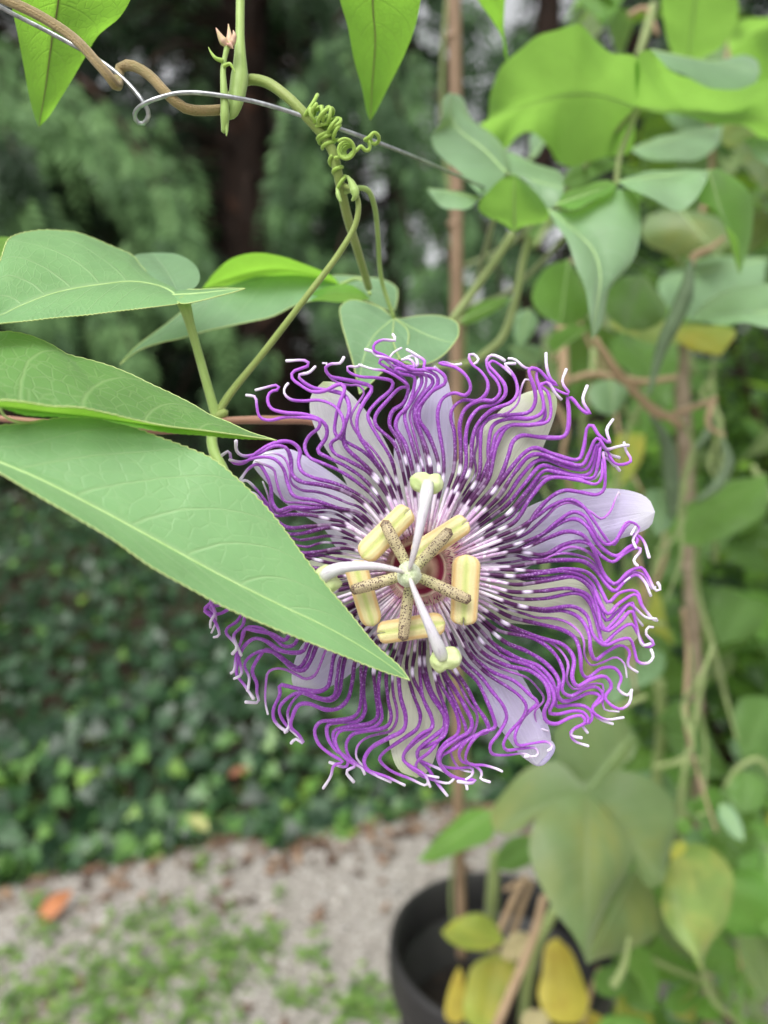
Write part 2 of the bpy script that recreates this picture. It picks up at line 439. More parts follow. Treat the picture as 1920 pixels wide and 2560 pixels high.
# --- guide curves of the fringe traced outward (photo pixels)
G = []
G += [c1(g) for g in [
 [(1040,1400),(900,1345),(700,1385),(600,1380),(520,1330),(440,1390),(380,1350)],
 [(1000,1480),(830,1500),(730,1510),(620,1500),(520,1450),(420,1500),(350,1470)],
 [(980,1310),(880,1290),(760,1265),(640,1260),(540,1265),(480,1180),(420,1100),(350,1040),(310,1050)],
 [(1000,1255),(900,1215),(770,1220),(640,1215),(560,1235),(520,1180),(510,1080),(480,1000),(430,935),(370,960),(310,1040)],
 [(1000,1340),(880,1330),(740,1340),(620,1345),(520,1270),(470,1200),(410,1130),(350,1110)],
 [(1080,1250),(950,1220),(800,1170),(660,1140),(620,1060),(590,960),(530,900),(430,890),(320,920),(240,905)],
 [(1100,1180),(980,1110),(840,1070),(700,1045),(650,1000),(640,900),(610,830),(540,815),(420,870),(330,880),(290,850),(285,780)],
 [(1160,1190),(1060,1120),(930,1060),(780,1020),(710,980),(690,920),(700,850),(660,800),(600,785),(500,810),(420,860),(330,930),(260,920),(240,850),(190,880)],
 [(1180,1150),(1080,1060),(960,980),(850,930),(760,890),(730,820),(760,750),(820,700),(830,660),(790,640),(700,630),(600,630),(500,650),(440,630),(420,560),(410,500),(350,487)],
 [(1200,1130),(1100,1020),(1000,950),(880,890),(815,850),(870,760),(870,690),(820,640),(720,610),(600,600),(510,570),(490,510),(510,465),(560,450),(560,425),(410,455)],
 [(1240,1100),(1130,980),(1010,910),(920,860),(900,800),(960,750),(985,680),(960,600),(910,550),(820,520),(720,525),(640,515),(600,480),(600,440),(625,410)],
 [(1290,1100),(1210,960),(1120,860),(1000,790),(930,740),(930,650),(960,530),(990,440),(960,415),(860,460),(780,465),(700,420),(650,380),(650,340),(720,310),(760,290),(740,265),(610,265)],
 [(1230,1060),(1120,940),(990,810),(990,690),(1020,580),(990,490),(880,455),(790,440),(720,400),(690,360),(760,340),(800,300)],
 [(1250,1010),(1200,930),(1140,840),(1080,740),(1070,640),(1110,540),(1165,440),(1080,405),(960,380),(890,360),(865,310),(900,285),(960,280),(985,240)],
 [(1330,1050),(1290,900),(1200,750),(1150,660),(1140,610),(1200,530),(1290,450),(1300,400),(1200,375),(1080,365),(1010,330),(1010,300),(1060,305),(1100,290)],
 [(1370,1000),(1310,800),(1190,680),(1190,620),(1260,530),(1350,440),(1400,430),(1330,370),(1250,330),(1180,320),(1080,290)],
 [(1400,980),(1340,780),(1280,680),(1300,590),(1370,540),(1400,430),(1340,360),(1250,300),(1210,270),(1240,250),(1330,330),(1400,350)],
 [(1430,980),(1380,800),(1320,690),(1340,620),(1400,560),(1440,430),(1440,370),(1340,340),(1320,310),(1420,330),(1440,290),(1400,250),(1360,260)],
 [(1470,980),(1420,780),(1380,650),(1380,600),(1440,500),(1490,400),(1480,360),(1350,300),(1250,230),(1180,200),(1180,160),(1230,130),(1320,130),(1300,90)],
 [(1530,960),(1480,750),(1440,640),(1450,560),(1500,480),(1560,410),(1550,370),(1450,350),(1330,340),(1310,320),(1400,300),(1460,300),(1440,230),(1380,250)],
 [(1550,980),(1520,840),(1470,700),(1450,600),(1530,490),(1590,420),(1590,370),(1530,330),(1420,320),(1330,270),(1240,240),(1190,230),(1180,210),(1120,190)],
 [(1600,1000),(1590,900),(1530,740),(1470,640),(1480,560),(1560,460),(1640,410),(1640,370),(1580,320),(1500,310),(1510,270),(1460,230),(1390,190)],
]]
G += [c2(g) for g in [
 [(265,950),(265,830),(235,650),(230,560),(260,480),(330,445),(400,460),(430,420),(410,350),(340,290),(240,265),(270,258),(330,275),(375,268)],
 [(330,900),(330,680),(310,600),(320,540),(380,490),(480,490),(530,440),(535,380),(490,310),(440,270),(420,215),(450,210),(480,245),(450,270)],
 [(365,920),(370,760),(365,630),(400,540),(490,490),(570,490),(610,440),(590,370),(540,310),(530,240),(560,215),(610,230),(640,250)],
 [(400,900),(400,720),(420,620),(480,540),(580,510),(640,460),(640,400),(590,330),(540,270),(560,250),(620,280),(690,340)],
 [(430,900),(440,740),(470,640),(560,550),(680,500),(715,450),(710,380),(680,320),(640,270),(705,265)],
 [(480,950),(490,760),(500,650),(560,590),(680,580),(790,560),(825,500),(820,420),(790,330),(790,295),(840,300),(890,350),(930,390),(965,395),(925,370),(895,290),(890,200)],
 [(530,950),(540,760),(570,640),(680,600),(800,600),(870,560),(870,470),(830,340),(840,310),(760,290),(700,240),(660,235)],
 [(480,1000),(560,800),(590,690),(680,640),(810,640),(880,600),(870,480),(850,400),(880,385),(940,420),(1035,455),(990,380),(1015,300)],
 [(540,970),(590,760),(660,650),(790,640),(900,620),(920,570),(900,440),(860,400),(900,380),(950,450),(985,485)],
 [(600,980),(660,830),(690,740),(740,705),(860,715),(1000,710),(1025,660),(1030,560),(1025,470),(1050,480),(1110,550),(1160,575),(1115,490),(1142,400)],
 [(560,1060),(680,900),(760,810),(820,780),(940,820),(1090,850),(1120,780),(1145,650),(1170,640),(1210,700),(1280,750),(1260,670),(1300,605)],
 [(600,1080),(700,930),(790,830),(860,820),(980,860),(1110,885),(1150,820),(1190,730),(1210,720),(1260,790),(1300,780),(1365,765),(1395,765)],
 [(640,1090),(740,950),(830,860),(900,850),(1000,890),(1130,910),(1170,850),(1200,760),(1240,770),(1290,850),(1340,920)],
 [(650,1130),(760,1000),(860,890),(930,900),(1040,940),(1150,940),(1190,860),(1220,750),(1260,800),(1320,880),(1410,860),(1380,800),(1365,745)],
 [(660,1180),(770,1050),(880,920),(960,930),(1100,960),(1180,960),(1210,870),(1230,770),(1280,820),(1340,840)],
 [(700,1230),(800,1080),(900,970),(980,960),(1100,980),(1200,1000),(1230,960),(1240,840),(1270,850),(1310,890)],
 [(730,1300),(850,1150),(920,1080),(1000,1040),(1100,1050),(1200,1065),(1240,1040),(1250,900),(1240,800),(1300,880)],
 [(740,1260),(830,1200),(930,1130),(1040,1095),(1110,1130),(1180,1220),(1240,1310),(1300,1370),(1350,1300),(1400,1240),(1440,1240),(1410,1310)],
 [(700,1370),(860,1310),(960,1230),(1060,1170),(1130,1200),(1190,1300),(1260,1370),(1310,1350),(1390,1230),(1460,1270),(1420,1340),(1440,1390)],
 [(740,1390),(880,1300),(990,1230),(1080,1215),(1150,1270),(1210,1370),(1320,1440),(1390,1390),(1450,1350),(1420,1300),(1480,1340),(1520,1450)],
 [(760,1390),(900,1330),(1020,1290),(1110,1310),(1180,1390),(1230,1440),(1300,1475),(1360,1430),(1440,1390),(1470,1400),(1425,1470),(1450,1500)],
 [(690,1410),(880,1430),(1000,1370),(1100,1350),(1160,1370),(1200,1450),(1250,1560),(1310,1610),(1390,1540),(1470,1510),(1510,1560),(1560,1650),(1590,1640),(1570,1600)],
]]
G += [c4(g) for g in [
 [(700,40),(860,10),(1000,0),(1120,10),(1200,70),(1260,150),(1310,190),(1370,130),(1440,90),(1490,130),(1530,220)],
 [(690,60),(860,70),(1000,55),(1130,70),(1190,120),(1240,210),(1270,260),(1340,200),(1440,190),(1480,280),(1540,360),(1570,370)],
 [(710,100),(860,80),(1000,65),(1100,90),(1170,150),(1220,260),(1270,330),(1330,270),(1440,210),(1470,270),(1530,350)],
 [(700,110),(900,110),(1050,95),(1150,140),(1210,220),(1230,300),(1260,370),(1330,310),(1420,260),(1430,330),(1480,400)],
 [(710,150),(880,130),(1060,105),(1150,160),(1200,260),(1240,430),(1310,370),(1400,270),(1430,290),(1500,350),(1565,360)],
 [(690,195),(860,190),(1040,175),(1150,220),(1200,320),(1240,410),(1260,435),(1340,380),(1410,310),(1440,390),(1480,520),(1530,510)],
 [(710,235),(880,235),(1090,205),(1160,270),(1210,420),(1240,510),(1320,440),(1410,390),(1450,450),(1500,530),(1550,510),(1500,450),(1510,410),(1545,410)],
 [(690,270),(870,300),(1060,285),(1140,340),(1180,460),(1250,520),(1330,490),(1400,480),(1430,550),(1450,620),(1510,630),(1545,590),(1530,545)],
 [(660,270),(860,310),(1000,310),(1090,350),(1150,440),(1165,560),(1190,610),(1260,560),(1350,520),(1400,560),(1390,640),(1450,685)],
 [(670,345),(850,390),(1000,430),(1070,480),(1100,580),(1110,690),(1140,720),(1230,660),(1310,660),(1350,720),(1330,785),(1390,825),(1415,790)],
 [(650,390),(840,470),(1000,520),(1060,600),(1050,720),(1080,770),(1160,730),(1250,710),(1290,770),(1250,840),(1340,910),(1400,870),(1410,795)],
 [(600,430),(820,480),(950,580),(1000,700),(990,800),(1040,830),(1120,790),(1200,775),(1240,840),(1170,910),(1250,970),(1365,960)],
 [(640,500),(780,560),(900,640),(970,740),(960,820),(990,860),(1060,850),(1160,810),(1220,830),(1170,910),(1220,970),(1300,1000)],
 [(580,520),(720,600),(850,650),(930,740),(950,840),(950,890),(1040,885),(1120,890),(1170,930),(1160,990),(1110,1000),(1145,1055)],
 [(520,520),(650,600),(800,650),(900,740),(940,850),(910,930),(960,940),(1060,920),(1120,930),(1150,980),(1080,1020),(1040,1050),(1060,1100),(1150,1135)],
 [(500,560),(640,640),(800,680),(890,760),(910,850),(880,920),(890,980),(950,1000),(1040,960),(1110,950),(1130,990),(1060,1030),(1045,1070),(1110,1085)],
 [(440,580),(560,680),(700,740),(800,830),(840,870),(790,920),(740,980),(700,1080),(720,1130),(800,1120),(900,1110),(930,1140),(900,1165)],
 [(430,590),(540,700),(650,770),(730,830),(770,890),(750,960),(660,1060),(630,1130),(650,1160),(740,1150),(830,1150),(840,1190),(760,1200)],
 [(380,600),(500,720),(560,800),(630,890),(650,960),(600,1060),(550,1130),(560,1180),(650,1190),(750,1180),(790,1195)],
 [(370,640),(470,740),(530,860),(570,960),(580,1020),(500,1050),(430,1120),(400,1220),(440,1250),(500,1250),(580,1270),(625,1290)],
 [(330,660),(410,780),(460,880),(530,990),(540,1040),(460,1070),(400,1110),(360,1180),(380,1230),(450,1250),(500,1300),(490,1330),(550,1355)],
 [(270,680),(340,800),(400,900),(440,1000),(420,1050),(330,1100),(250,1170),(240,1230),(290,1300),(380,1340),(460,1340),(440,1360),(350,1350)],
 [(260,690),(300,790),(360,920),(400,1020),(400,1080),(330,1150),(250,1200),(250,1250),(330,1270),(440,1270),(440,1310),(400,1340)],
 [(220,660),(250,760),(330,900),(360,1010),(350,1060),(270,1120),(230,1190),(250,1260),(320,1320),(400,1365),(410,1400)],
 [(200,640),(230,780),(280,920),(290,1000),(250,1080),(180,1170),(100,1240),(110,1300),(200,1340),(300,1360),(330,1330)],
 [(150,640),(190,800),(260,920),(270,1020),(200,1080),(110,1160),(110,1210),(170,1270),(220,1350),(290,1440)],
 [(120,640),(140,840),(190,960),(200,1020),(130,1060),(30,1170),(20,1220),(70,1260),(150,1310),(185,1385)],
]]
G += [c3(g) for g in [
 [(1480,640),(1540,860),(1640,1020),(1640,1130),(1560,1190),(1460,1240),(1470,1290),(1550,1330),(1640,1370)],
 [(1430,750),(1500,900),(1560,1050),(1540,1110),(1450,1180),(1370,1270),(1390,1320),(1470,1380),(1600,1410)],
 [(1390,690),(1430,860),(1480,1010),(1460,1090),(1380,1150),(1240,1250),(1215,1290),(1280,1360),(1420,1420),(1520,1460),(1530,1430)],
 [(1340,700),(1350,880),(1385,1020),(1370,1100),(1260,1160),(1160,1220),(1115,1300),(1140,1360),(1250,1400),(1380,1460)],
 [(1260,740),(1270,900),(1290,1030),(1260,1080),(1120,1110),(1040,1130),(1000,1190),(1010,1260),(1080,1330),(1200,1400),(1290,1440)],
 [(1220,720),(1210,880),(1230,1030),(1180,1080),(1060,1095),(960,1110),(930,1160),(950,1230),(1010,1300),(1100,1350),(1120,1390)],
 [(1180,700),(1190,850),(1200,1020),(1150,1060),(1010,1080),(920,1110),(920,1170),(970,1260),(1060,1330),(1000,1370),(1050,1440)],
 [(1130,690),(1110,850),(1120,980),(1080,1040),(960,1050),(880,1070),(880,1150),(930,1230),(1010,1290),(1000,1340),(890,1310)],
 [(1100,680),(1100,820),(1080,980),(1040,1020),(920,1040),(830,1050),(795,1100),(820,1190),(900,1260),(980,1310),(920,1330),(900,1400),(850,1480)],
 [(1060,650),(1040,780),(1010,900),(950,960),(870,970),(750,930),(690,940),(650,1020),(640,1080),(690,1130),(725,1190),(670,1160),(640,1190)],
 [(1000,620),(970,760),(950,870),(900,910),(800,890),(700,860),(640,880),(570,950),(570,1000),(620,1080),(700,1150)],
 [(970,620),(940,760),(920,880),(860,900),(720,860),(650,920),(620,990),(630,1070),(600,1120)],
 [(930,600),(900,740),(880,820),(830,850),(720,840),(610,815),(570,810),(570,870),(530,960),(530,1030),(580,1090),(620,1110)],
 [(820,540),(770,650),(720,715),(650,700),(560,620),(480,580),(440,620),(390,720),(420,800),(420,860),(430,920),(345,920)],
 [(790,530),(740,640),(690,700),(620,660),(540,600),(450,590),(370,630),(340,680),(370,760),(360,850)],
 [(760,520),(720,590),(640,600),(560,580),(470,520),(400,510),(330,570),(300,650),(290,740),(340,810),(400,900)],
 [(700,490),(660,550),(600,560),(530,500),(440,440),(350,440),(330,500),(300,570),(300,620),(320,740),(270,770)],
 [(640,480),(600,520),(520,480),(420,460),(340,450),(320,520),(290,600),(270,720),(250,735)],
 [(700,380),(520,330),(400,340),(350,350),(330,420),(270,490),(290,570),(260,610)],
 [(690,330),(480,300),(350,320),(290,400),(230,440),(220,470),(280,540),(320,620)],
 [(720,250),(500,230),(300,280),(170,350),(80,320),(130,260),(60,210)],
 [(740,200),(520,180),(350,220),(190,290),(130,300),(80,325),(130,370),(165,430),(175,490),(140,500)],
 [(780,120),(560,80),(400,140),(260,200),(120,260),(150,340),(120,400),(120,440)],
 [(900,60),(640,40),(460,60),(330,20),(200,60),(120,40)],
 [(900,20),(660,-30),(480,0),(330,-60),(220,-20)],
]]

def fil_depth(r, th, s):
    cup = 0.0035 * max(0.0, 1 - r / 130.0)
    lift = -0.0012 * math.sin(min(1.0, r / 420.0) * math.pi)
    wav = 0.0012 * min(1, r / 300.0) * math.sin(s * 11 + 2.2 * math.sin(3 * th) + th * 4) + 0.0008 * s * math.sin(s * 23 + 5 * th)
    return 0.1512 + cup + lift + wav

def base_dir(g):
    p = np.array(g[0]) - FC
    return p / np.linalg.norm(p)

nfil = [0]
def build_filament(g2d, dz, rad, mat, n=64):
    nfil[0] += 1
    g2d = [p for p in g2d]
    d0 = base_dir(g2d)
    r0 = np.linalg.norm(np.array(g2d[0]) - FC)
    # shift starts so that all curves leave the rim radially
    ctrl = [FC + d0 * q for q in (92, 140)] + ([FC + d0 * (0.5 * (r0 + 140))] if r0 > 230 else []) + [np.array(p) for p in g2d]
    pl = spline(ctrl, n)
    V = []
    L = np.concatenate([[0], np.cumsum(np.linalg.norm(np.diff(pl, axis=0), axis=1))]); L /= L[-1]
    pts = []; rr = []; rad_l = []
    for i, p in enumerate(pl):
        q = p - FC; r = np.linalg.norm(q); th = math.atan2(q[1], q[0])
        d = fil_depth(r, th, L[i]) + dz * min(1.0, r / 200.0)
        pts.append(P(p[0], p[1], d)); rr.append(r)
        rad_l.append(rad * (0.46 + 0.54 * min(1, r / 230.0)) * (1 - 0.36 * max(0, (L[i] - 0.6) / 0.4)) * (1.12 if L[i] > 0.975 else 1.0) * (1 + .20 * mnoise.noise(Vector((L[i] * 22, nfil[0] * 3.7, 0.5)))))
    Vv, Fs, UV = tube_geo(np.array(pts), np.array(rad_l), 6)
    k = 6
    uv = [(L[i // k], rr[i // k] / 700.0) for i in range(n * k)] + [(0.0, rr[0] / 700.0), (1.0, rr[-1] / 700.0)]
    return add('filament', Vv, Fs, mat, flower, uv, org=pts[0])

def ang(g):
    d = base_dir(g); return math.atan2(d[1], d[0])

G.sort(key=ang)
nf = 0
for i, g in enumerate(G):
    build_filament(g, random.uniform(-0.0009, 0.0007), 5.5 * PX * random.uniform(0.9, 1.1), M['fil']); nf += 1
for i, g in enumerate(G):
    h = G[(i + 1) % len(G)]
    da = (ang(h) - ang(g)) % (2 * math.pi)
    if da > R(9): ks = [0.33, 0.67]
    elif da > R(5.2): ks = [0.5]
    else: ks = []
    for k in ks:
        a, b = spline(g, 14), spline(h, 14)
        if np.linalg.norm(a[7] - b[7]) > 130: continue
        q = a * (1 - k) + b * k + rng.normal(0, 2.2, a.shape)
        e = random.randint(0, 3)
        q = q[:14 - e]
        build_filament([tuple(p) for p in q], random.uniform(0.0006, 0.0016), 4.0 * PX * random.uniform(0.85, 1.1), M['fil_thin'], 48); nf += 1

# pale under-row: short broad white threads between the purple ones
M['fil_white'] = noise_mat('corona_thread_white', [(0.35, (0.70, 0.60, 0.74)), (0.55, (0.86, 0.82, 0.89))], 700, 0.5, 0.15, 0.0002)
for k in range(92):
    a = 2 * math.pi * (k + random.uniform(-.25, .25)) / 92
    d0 = np.array([math.cos(a), math.sin(a)]); pn = np.array([-d0[1], d0[0]])
    e = random.uniform(185, 225); bnd = random.uniform(-8, 8)
    pts = [P(*(FC + d0 * r + pn * bnd * (r / e) ** 2), fil_depth(r, a, .2) + .0011 * min(1, r / 150.0)) for r in np.linspace(96, e, 10)]
    V, Fs, U = tube_geo(np.array(pts), np.array([3.2, 4, 4.6, 5, 5, 4.8, 4.2, 3.4, 2.4, 1.0]) * PX, 6)
    add('pale_filament', V, Fs, M['fil_white'], flower, U)

# --- petals and sepals
def seg(base_r, tip, left, right, db, dt, dl, dr, mat, name, **kw):
    tip = np.array(tip); d = (tip - FC) / np.linalg.norm(tip - FC)
    b = FC + d * base_r
    pn = np.array([-d[1], d[0]])
    def wide(ch):
        sg = np.sign(np.mean([(np.array(p) - FC).dot(pn) for p in ch[1:]]))
        keep = [p for p in ch if (np.array(p) - FC).dot(d) > 240]
        return [tuple(FC + d * 100 + pn * sg * 40), tuple(FC + d * 150 + pn * sg * 60), tuple(FC + d * 205 + pn * sg * 68)] + keep
    left, right = wide(left), wide(right)
    lb = flat(tuple(b), tuple(tip), left, right, db, dt, dl, dr, **kw)
    return leaf(flower, [dict(lb, n=40, m=8, wavy=.022, seed=int(tip[0]) % 17)], mat, name=name)

def X(tf, pts): return [tuple(p) for p in tf(pts)]
seg(80, X(c1, [(850,398)])[0], X(c1, [(1180,1150),(950,960),(840,790),(765,600),(775,480)]), X(c1, [(1400,1150),(1310,900),(1250,780),(1150,620),(1010,460),(930,405)]), .1535, .1545, .0015, .002, M['sepal'], 'sepal', bulge=0.05)
seg(80, (1088, 913), [(1020,1300),(985,1147),(989,1089),(1001,1039),(1024,985),(1052,938)], [(1110,1300),(1134,1128),(1137,1066),(1129,997),(1115,942)], .155, .158, .002, .0015, M['petal'], 'petal', bulge=0.06)
seg(80, X(c2, [(905,428)])[0], X(c2, [(220,1250),(350,860),(420,760),(540,620),(720,465),(820,428)]), X(c2, [(450,1330),(660,1150),(800,920),(880,760),(955,540),(950,460)]), .1535, .1550, .0015, .0015, M['sepal_green'], 'sepal', bulge=0.06)
seg(80, X(c2, [(1555,1170)])[0], X(c2, [(500,1300),(860,1105),(1100,1035),(1400,1040),(1515,1090)]), X(c2, [(560,1510),(900,1450),(1200,1370),(1420,1310),(1530,1255)]), .155, .1548, .0015, .0005, M['petal'], 'petal', bulge=0.06)
seg(80, X(c4, [(1452,470)])[0], X(c4, [(480,110),(750,130),(1000,110),(1150,135),(1260,240),(1395,340)]), X(c4, [(480,270),(650,320),(900,410),(1160,490),(1395,520)]), .1538, .1540, .001, .000, M['sepal_green'], 'sepal', bulge=0.05)
seg(80, X(c4, [(835,1250)])[0], X(c4, [(330,330),(600,560),(720,680),(850,900),(915,1050),(915,1160)]), X(c4, [(220,380),(380,560),(450,700),(560,960),(650,1080),(750,1205)]), .155, .1535, .001, .000, M['petal'], 'petal', bulge=0.07)
seg(80, X(c3, [(1455,1412)])[0], X(c3, [(1570,400),(1640,750),(1640,960),(1600,1190),(1530,1370)]), X(c3, [(1380,400),(1310,700),(1275,900),(1275,1160),(1340,1360)]), .1542, .1530, .0005, .0005, M['sepal_green'], 'sepal', bulge=0.05)
seg(80, X(c3, [(690,850)])[0], X(c3, [(1250,330),(1090,680),(1000,760),(900,820),(800,850)]), X(c3, [(1150,200),(900,400),(720,540),(655,690),(650,800)]), .155, .1545, .0005, .0005, M['petal'], 'petal', bulge=0.05)
seg(80, X(c3, [(360,210)])[0], X(c3, [(1200,150),(900,260),(600,330),(420,300)]), X(c3, [(1200,30),(900,30),(600,60),(420,130)]), .1535, .157, .0015, .002, M['sepal_green'], 'sepal', bulge=0.05)
seg(80, X(c1, [(392,930)])[0], X(c1, [(1050,1500),(850,1350),(680,1240),(560,1150),(480,1050),(410,970)]), X(c1, [(1150,1250),(950,1025),(780,912),(640,838),(500,848),(420,880)]), .155, .1575, .002, .0015, M['petal'], 'petal', bulge=0.06)

# curled rim of the lower petal's tip
tube('tip_curl', PP(c4([(745,1185),(800,1215),(850,1235),(905,1190),(930,1140),(915,1110)]), .1548), [3*PX, 9*PX, 10*PX, 9*PX, 6*PX], M['petal'], flower, 8)

# --- receptacle: cup, nectar ring and column as one lathe about the flower axis
AX0 = P(1051, 1419, 0.1575); AX1 = P(1022, 1436, 0.1362)
axis = (AX1 - AX0) / np.linalg.norm(AX1 - AX0)
ex = np.cross(axis, UP); ex /= np.linalg.norm(ex); ey = np.cross(ex, axis)
def lathe(name, prof, mat, parent, n=40, c0=AX0):
    V, U, Fs = [], [], []
    for i, (r, h) in enumerate(prof):
        for k in range(n):
            a = 2 * math.pi * k / n
            V.append(c0 + axis * h + (ex * math.cos(a) + ey * math.sin(a)) * r); U.append((k / n, i / (len(prof) - 1)))
    for i in range(len(prof) - 1):
        for k in range(n):
            Fs.append((i * n + k, i * n + (k + 1) % n, (i + 1) * n + (k + 1) % n, (i + 1) * n + k))
    return add(name, V, Fs, mat, parent, U, org=c0)

def cup_mat():
    b = N('receptacle'); t, x, y = b.uv()
    nz = b.noise(t.outputs['Object'], 700, 3.0)
    st = b.noise(b.comb(b.math('MULTIPLY', x, 160.0), b.math('MULTIPLY', y, 3.0)), 1.0, 2.0)
    yy = b.math('ADD', y, b.math('MULTIPLY', b.math('SUBTRACT', nz.outputs['Fac'], 0.5), 0.04))
    col = b.ramp(yy, [(0.0, (0.50, 0.52, 0.30)), (0.25, (0.45, 0.30, 0.22)), (0.34, (0.20, 0.015, 0.05)), (0.43, (0.24, 0.02, 0.07)), (0.49, (0.62, 0.50, 0.40)), (0.68, (0.64, 0.54, 0.42)), (0.74, (0.70, 0.44, 0.46)), (0.80, (0.86, 0.78, 0.84)), (1.0, (0.86, 0.80, 0.86))])
    col = b.mix(b.math('MULTIPLY', b.math('MULTIPLY', b.step(st.outputs['Fac'], 0.48, 0.6), b.step(y, 0.70, 0.78)), 0.75), col, (0.26, 0.03, 0.10))
    return b.done(b.pbr(col, 0.45, 0.4, b.bump(nz.outputs['Fac'], 0.3, 0.0003), **{'Subsurface Weight': 0.1, 'Subsurface Radius': (0.001, 0.0005, 0.0005)}))
M['cup'] = cup_mat()
mm = 0.001
lathe('receptacle', [(1.5*mm, 17*mm), (1.6*mm, 8*mm), (1.8*mm, 4*mm), (2.2*mm, 2.4*mm), (3.0*mm, 1.9*mm), (4.2*mm, 2.2*mm), (4.7*mm, 3.4*mm), (5.2*mm, 4.4*mm), (5.9*mm, 4.9*mm), (6.8*mm, 5.2*mm), (8.4*mm, 5.5*mm), (10.5*mm, 5.4*mm), (11.0*mm, 4.6*mm), (6.0*mm, 1.0*mm), (2.5*mm, -2.0*mm), (1.2*mm, -4*mm)], M['cup'], flower, 56)

# short inner fringe: hair-thin threads around the rim
b = N('inner_thread'); t, x, y = b.uv()
col = b.ramp(b.math('ADD', y, b.math('MULTIPLY', b.math('SUBTRACT', x, 0.5), 0.5)), [(0.0, (0.68, 0.46, 0.44)), (0.5, (0.62, 0.30, 0.36)), (0.8, (0.22, 0.02, 0.10)), (1.0, (0.18, 0.015, 0.09))])
M['thread'] = b.done(b.pbr(col, 0.5, 0.3))
g = Geo()
for k in range(330):
    a = 2 * math.pi * k / 330 + random.uniform(-.008, .008)
    row = k % 3
    e = ex * math.cos(a) + ey * math.sin(a); tn = -ex * math.sin(a) + ey * math.cos(a)
    r0 = (5.6, 6.6, 7.6)[row] * mm
    ln = random.uniform(0.8, 1.5) * (2.2, 2.8, 3.8)[row] * mm
    tilt = (0.75, 0.35, 0.18)[row]
    p0 = AX0 + e * r0 + axis * 4.9 * mm
    p1 = p0 + e * ln * 0.5 * (1 - tilt * .4) + axis * ln * 0.5 * tilt + tn * random.uniform(-.1, .1) * mm
    p2 = p0 + e * ln * (1 - tilt * .55) + axis * ln * tilt * 0.8 + tn * random.uniform(-.3, .3) * mm
    V, Fs, U = tube_geo(np.array([p0, p1, p2]), np.array([.11, .10, .13]) * mm, 4)
    cx = random.random()
    g.put(V, Fs, [(cx, q[1]) for q in U])
o = g.obj('inner_fringe', M['thread'], flower); o['kind'] = 'stuff'

# --- stamens, ovary, styles
b = N('stamen_stalk'); t, x, y = b.uv()
vv = b.vor(b.comb(b.math('MULTIPLY', x, 15.0), b.math('MULTIPLY', y, 30.0)), 1.0)
sz = b.noise(t.outputs['Object'], 900, 2.0)
spot = b.math('SUBTRACT', 1.0, b.step(vv.outputs['Distance'], 0.30, b.math('MULTIPLY_ADD', sz.outputs['Fac'], 0.25, 0.32)))
ty = b.ramp(y, [(0.0, (0.46, 0.48, 0.22)), (0.5, (0.52, 0.45, 0.27)), (0.93, (0.52, 0.43, 0.27)), (1.0, (0.22, 0.16, 0.10))])
M['stalk'] = b.done(b.pbr(b.mix(b.math('MULTIPLY', spot, 0.9), ty, (0.055, 0.018, 0.03)), 0.5, 0.35, b.bump(sz.outputs['Fac'], 0.2, 0.0003)))
b = N('anther'); t, x, y = b.uv()
nz = b.noise(t.outputs['Object'], 400, 3.0)
xx = b.math('ADD', b.math('ABSOLUTE', b.math('SUBTRACT', x, 0.5)), b.math('MULTIPLY', b.math('SUBTRACT', nz.outputs['Fac'], 0.5), 0.06))
ac = b.ramp(b.math('MULTIPLY', xx, 2.0), [(0.0, (0.56, 0.62, 0.22)), (0.16, (0.64, 0.66, 0.28)), (0.32, (0.74, 0.67, 0.36)), (0.46, (0.72, 0.66, 0.34)), (0.60, (0.76, 0.66, 0.36)), (0.80, (0.74, 0.50, 0.22)), (1.0, (0.78, 0.64, 0.36))])
M['anther'] = b.done(b.pbr(ac, 0.5, 0.35, b.bump(b.math('ADD', nz.outputs['Fac'], b.noise(t.outputs['Object'], 4000, 2.0).outputs['Fac']), 0.4, 0.0003), **{'Subsurface Weight': 0.2, 'Subsurface Radius': (0.0012, 0.001, 0.0004)}))
b = N('ovary'); t = b.n('TexCoord'); nz = b.noise(t.outputs['Object'], 2200, 3.0)
M['ovary'] = b.done(b.pbr(b.ramp(nz.outputs['Fac'], [(0.35, (0.42, 0.50, 0.28)), (0.65, (0.68, 0.74, 0.52))]), 0.8, 0.15, b.bump(nz.outputs['Fac'], 0.7, 0.0003), **{'Sheen Weight': 0.6}))
b = N('style'); t, x, y = b.uv(); nz = b.noise(b.comb(b.math('MULTIPLY', x, 14.0), b.math('MULTIPLY', y, 9.0)), 1.0, 3.0); sp = b.vor(b.comb(b.math('MULTIPLY', x, 12.0), b.math('MULTIPLY', y, 26.0)), 1.0)
base = b.ramp(y, [(0.0, (0.58, 0.62, 0.36)), (0.12, (0.60, 0.56, 0.56)), (0.55, (0.64, 0.61, 0.68)), (0.9, (0.62, 0.62, 0.62)), (1.0, (0.62, 0.68, 0.46))])
spots = b.math('MULTIPLY', b.math('SUBTRACT', 1.0, b.step(sp.outputs['Distance'], 0.16, 0.3)), b.math('SUBTRACT', 1.0, b.step(y, 0.2, 0.5)))
col = b.mix(b.math('MULTIPLY', spots, 0.75), b.mix(b.math('MULTIPLY', b.step(nz.outputs['Fac'], 0.46, 0.7), 0.6), base, (0.40, 0.34, 0.42)), (0.22, 0.08, 0.22))
M['style'] = b.done(b.pbr(col, 0.5, 0.35))
M['stigma'] = noise_mat('stigma', [(0.3, (0.46, 0.58, 0.22)), (0.6, (0.60, 0.68, 0.36)), (0.8, (0.68, 0.72, 0.50))], 500, 0.55, 0.4, 0.0004)

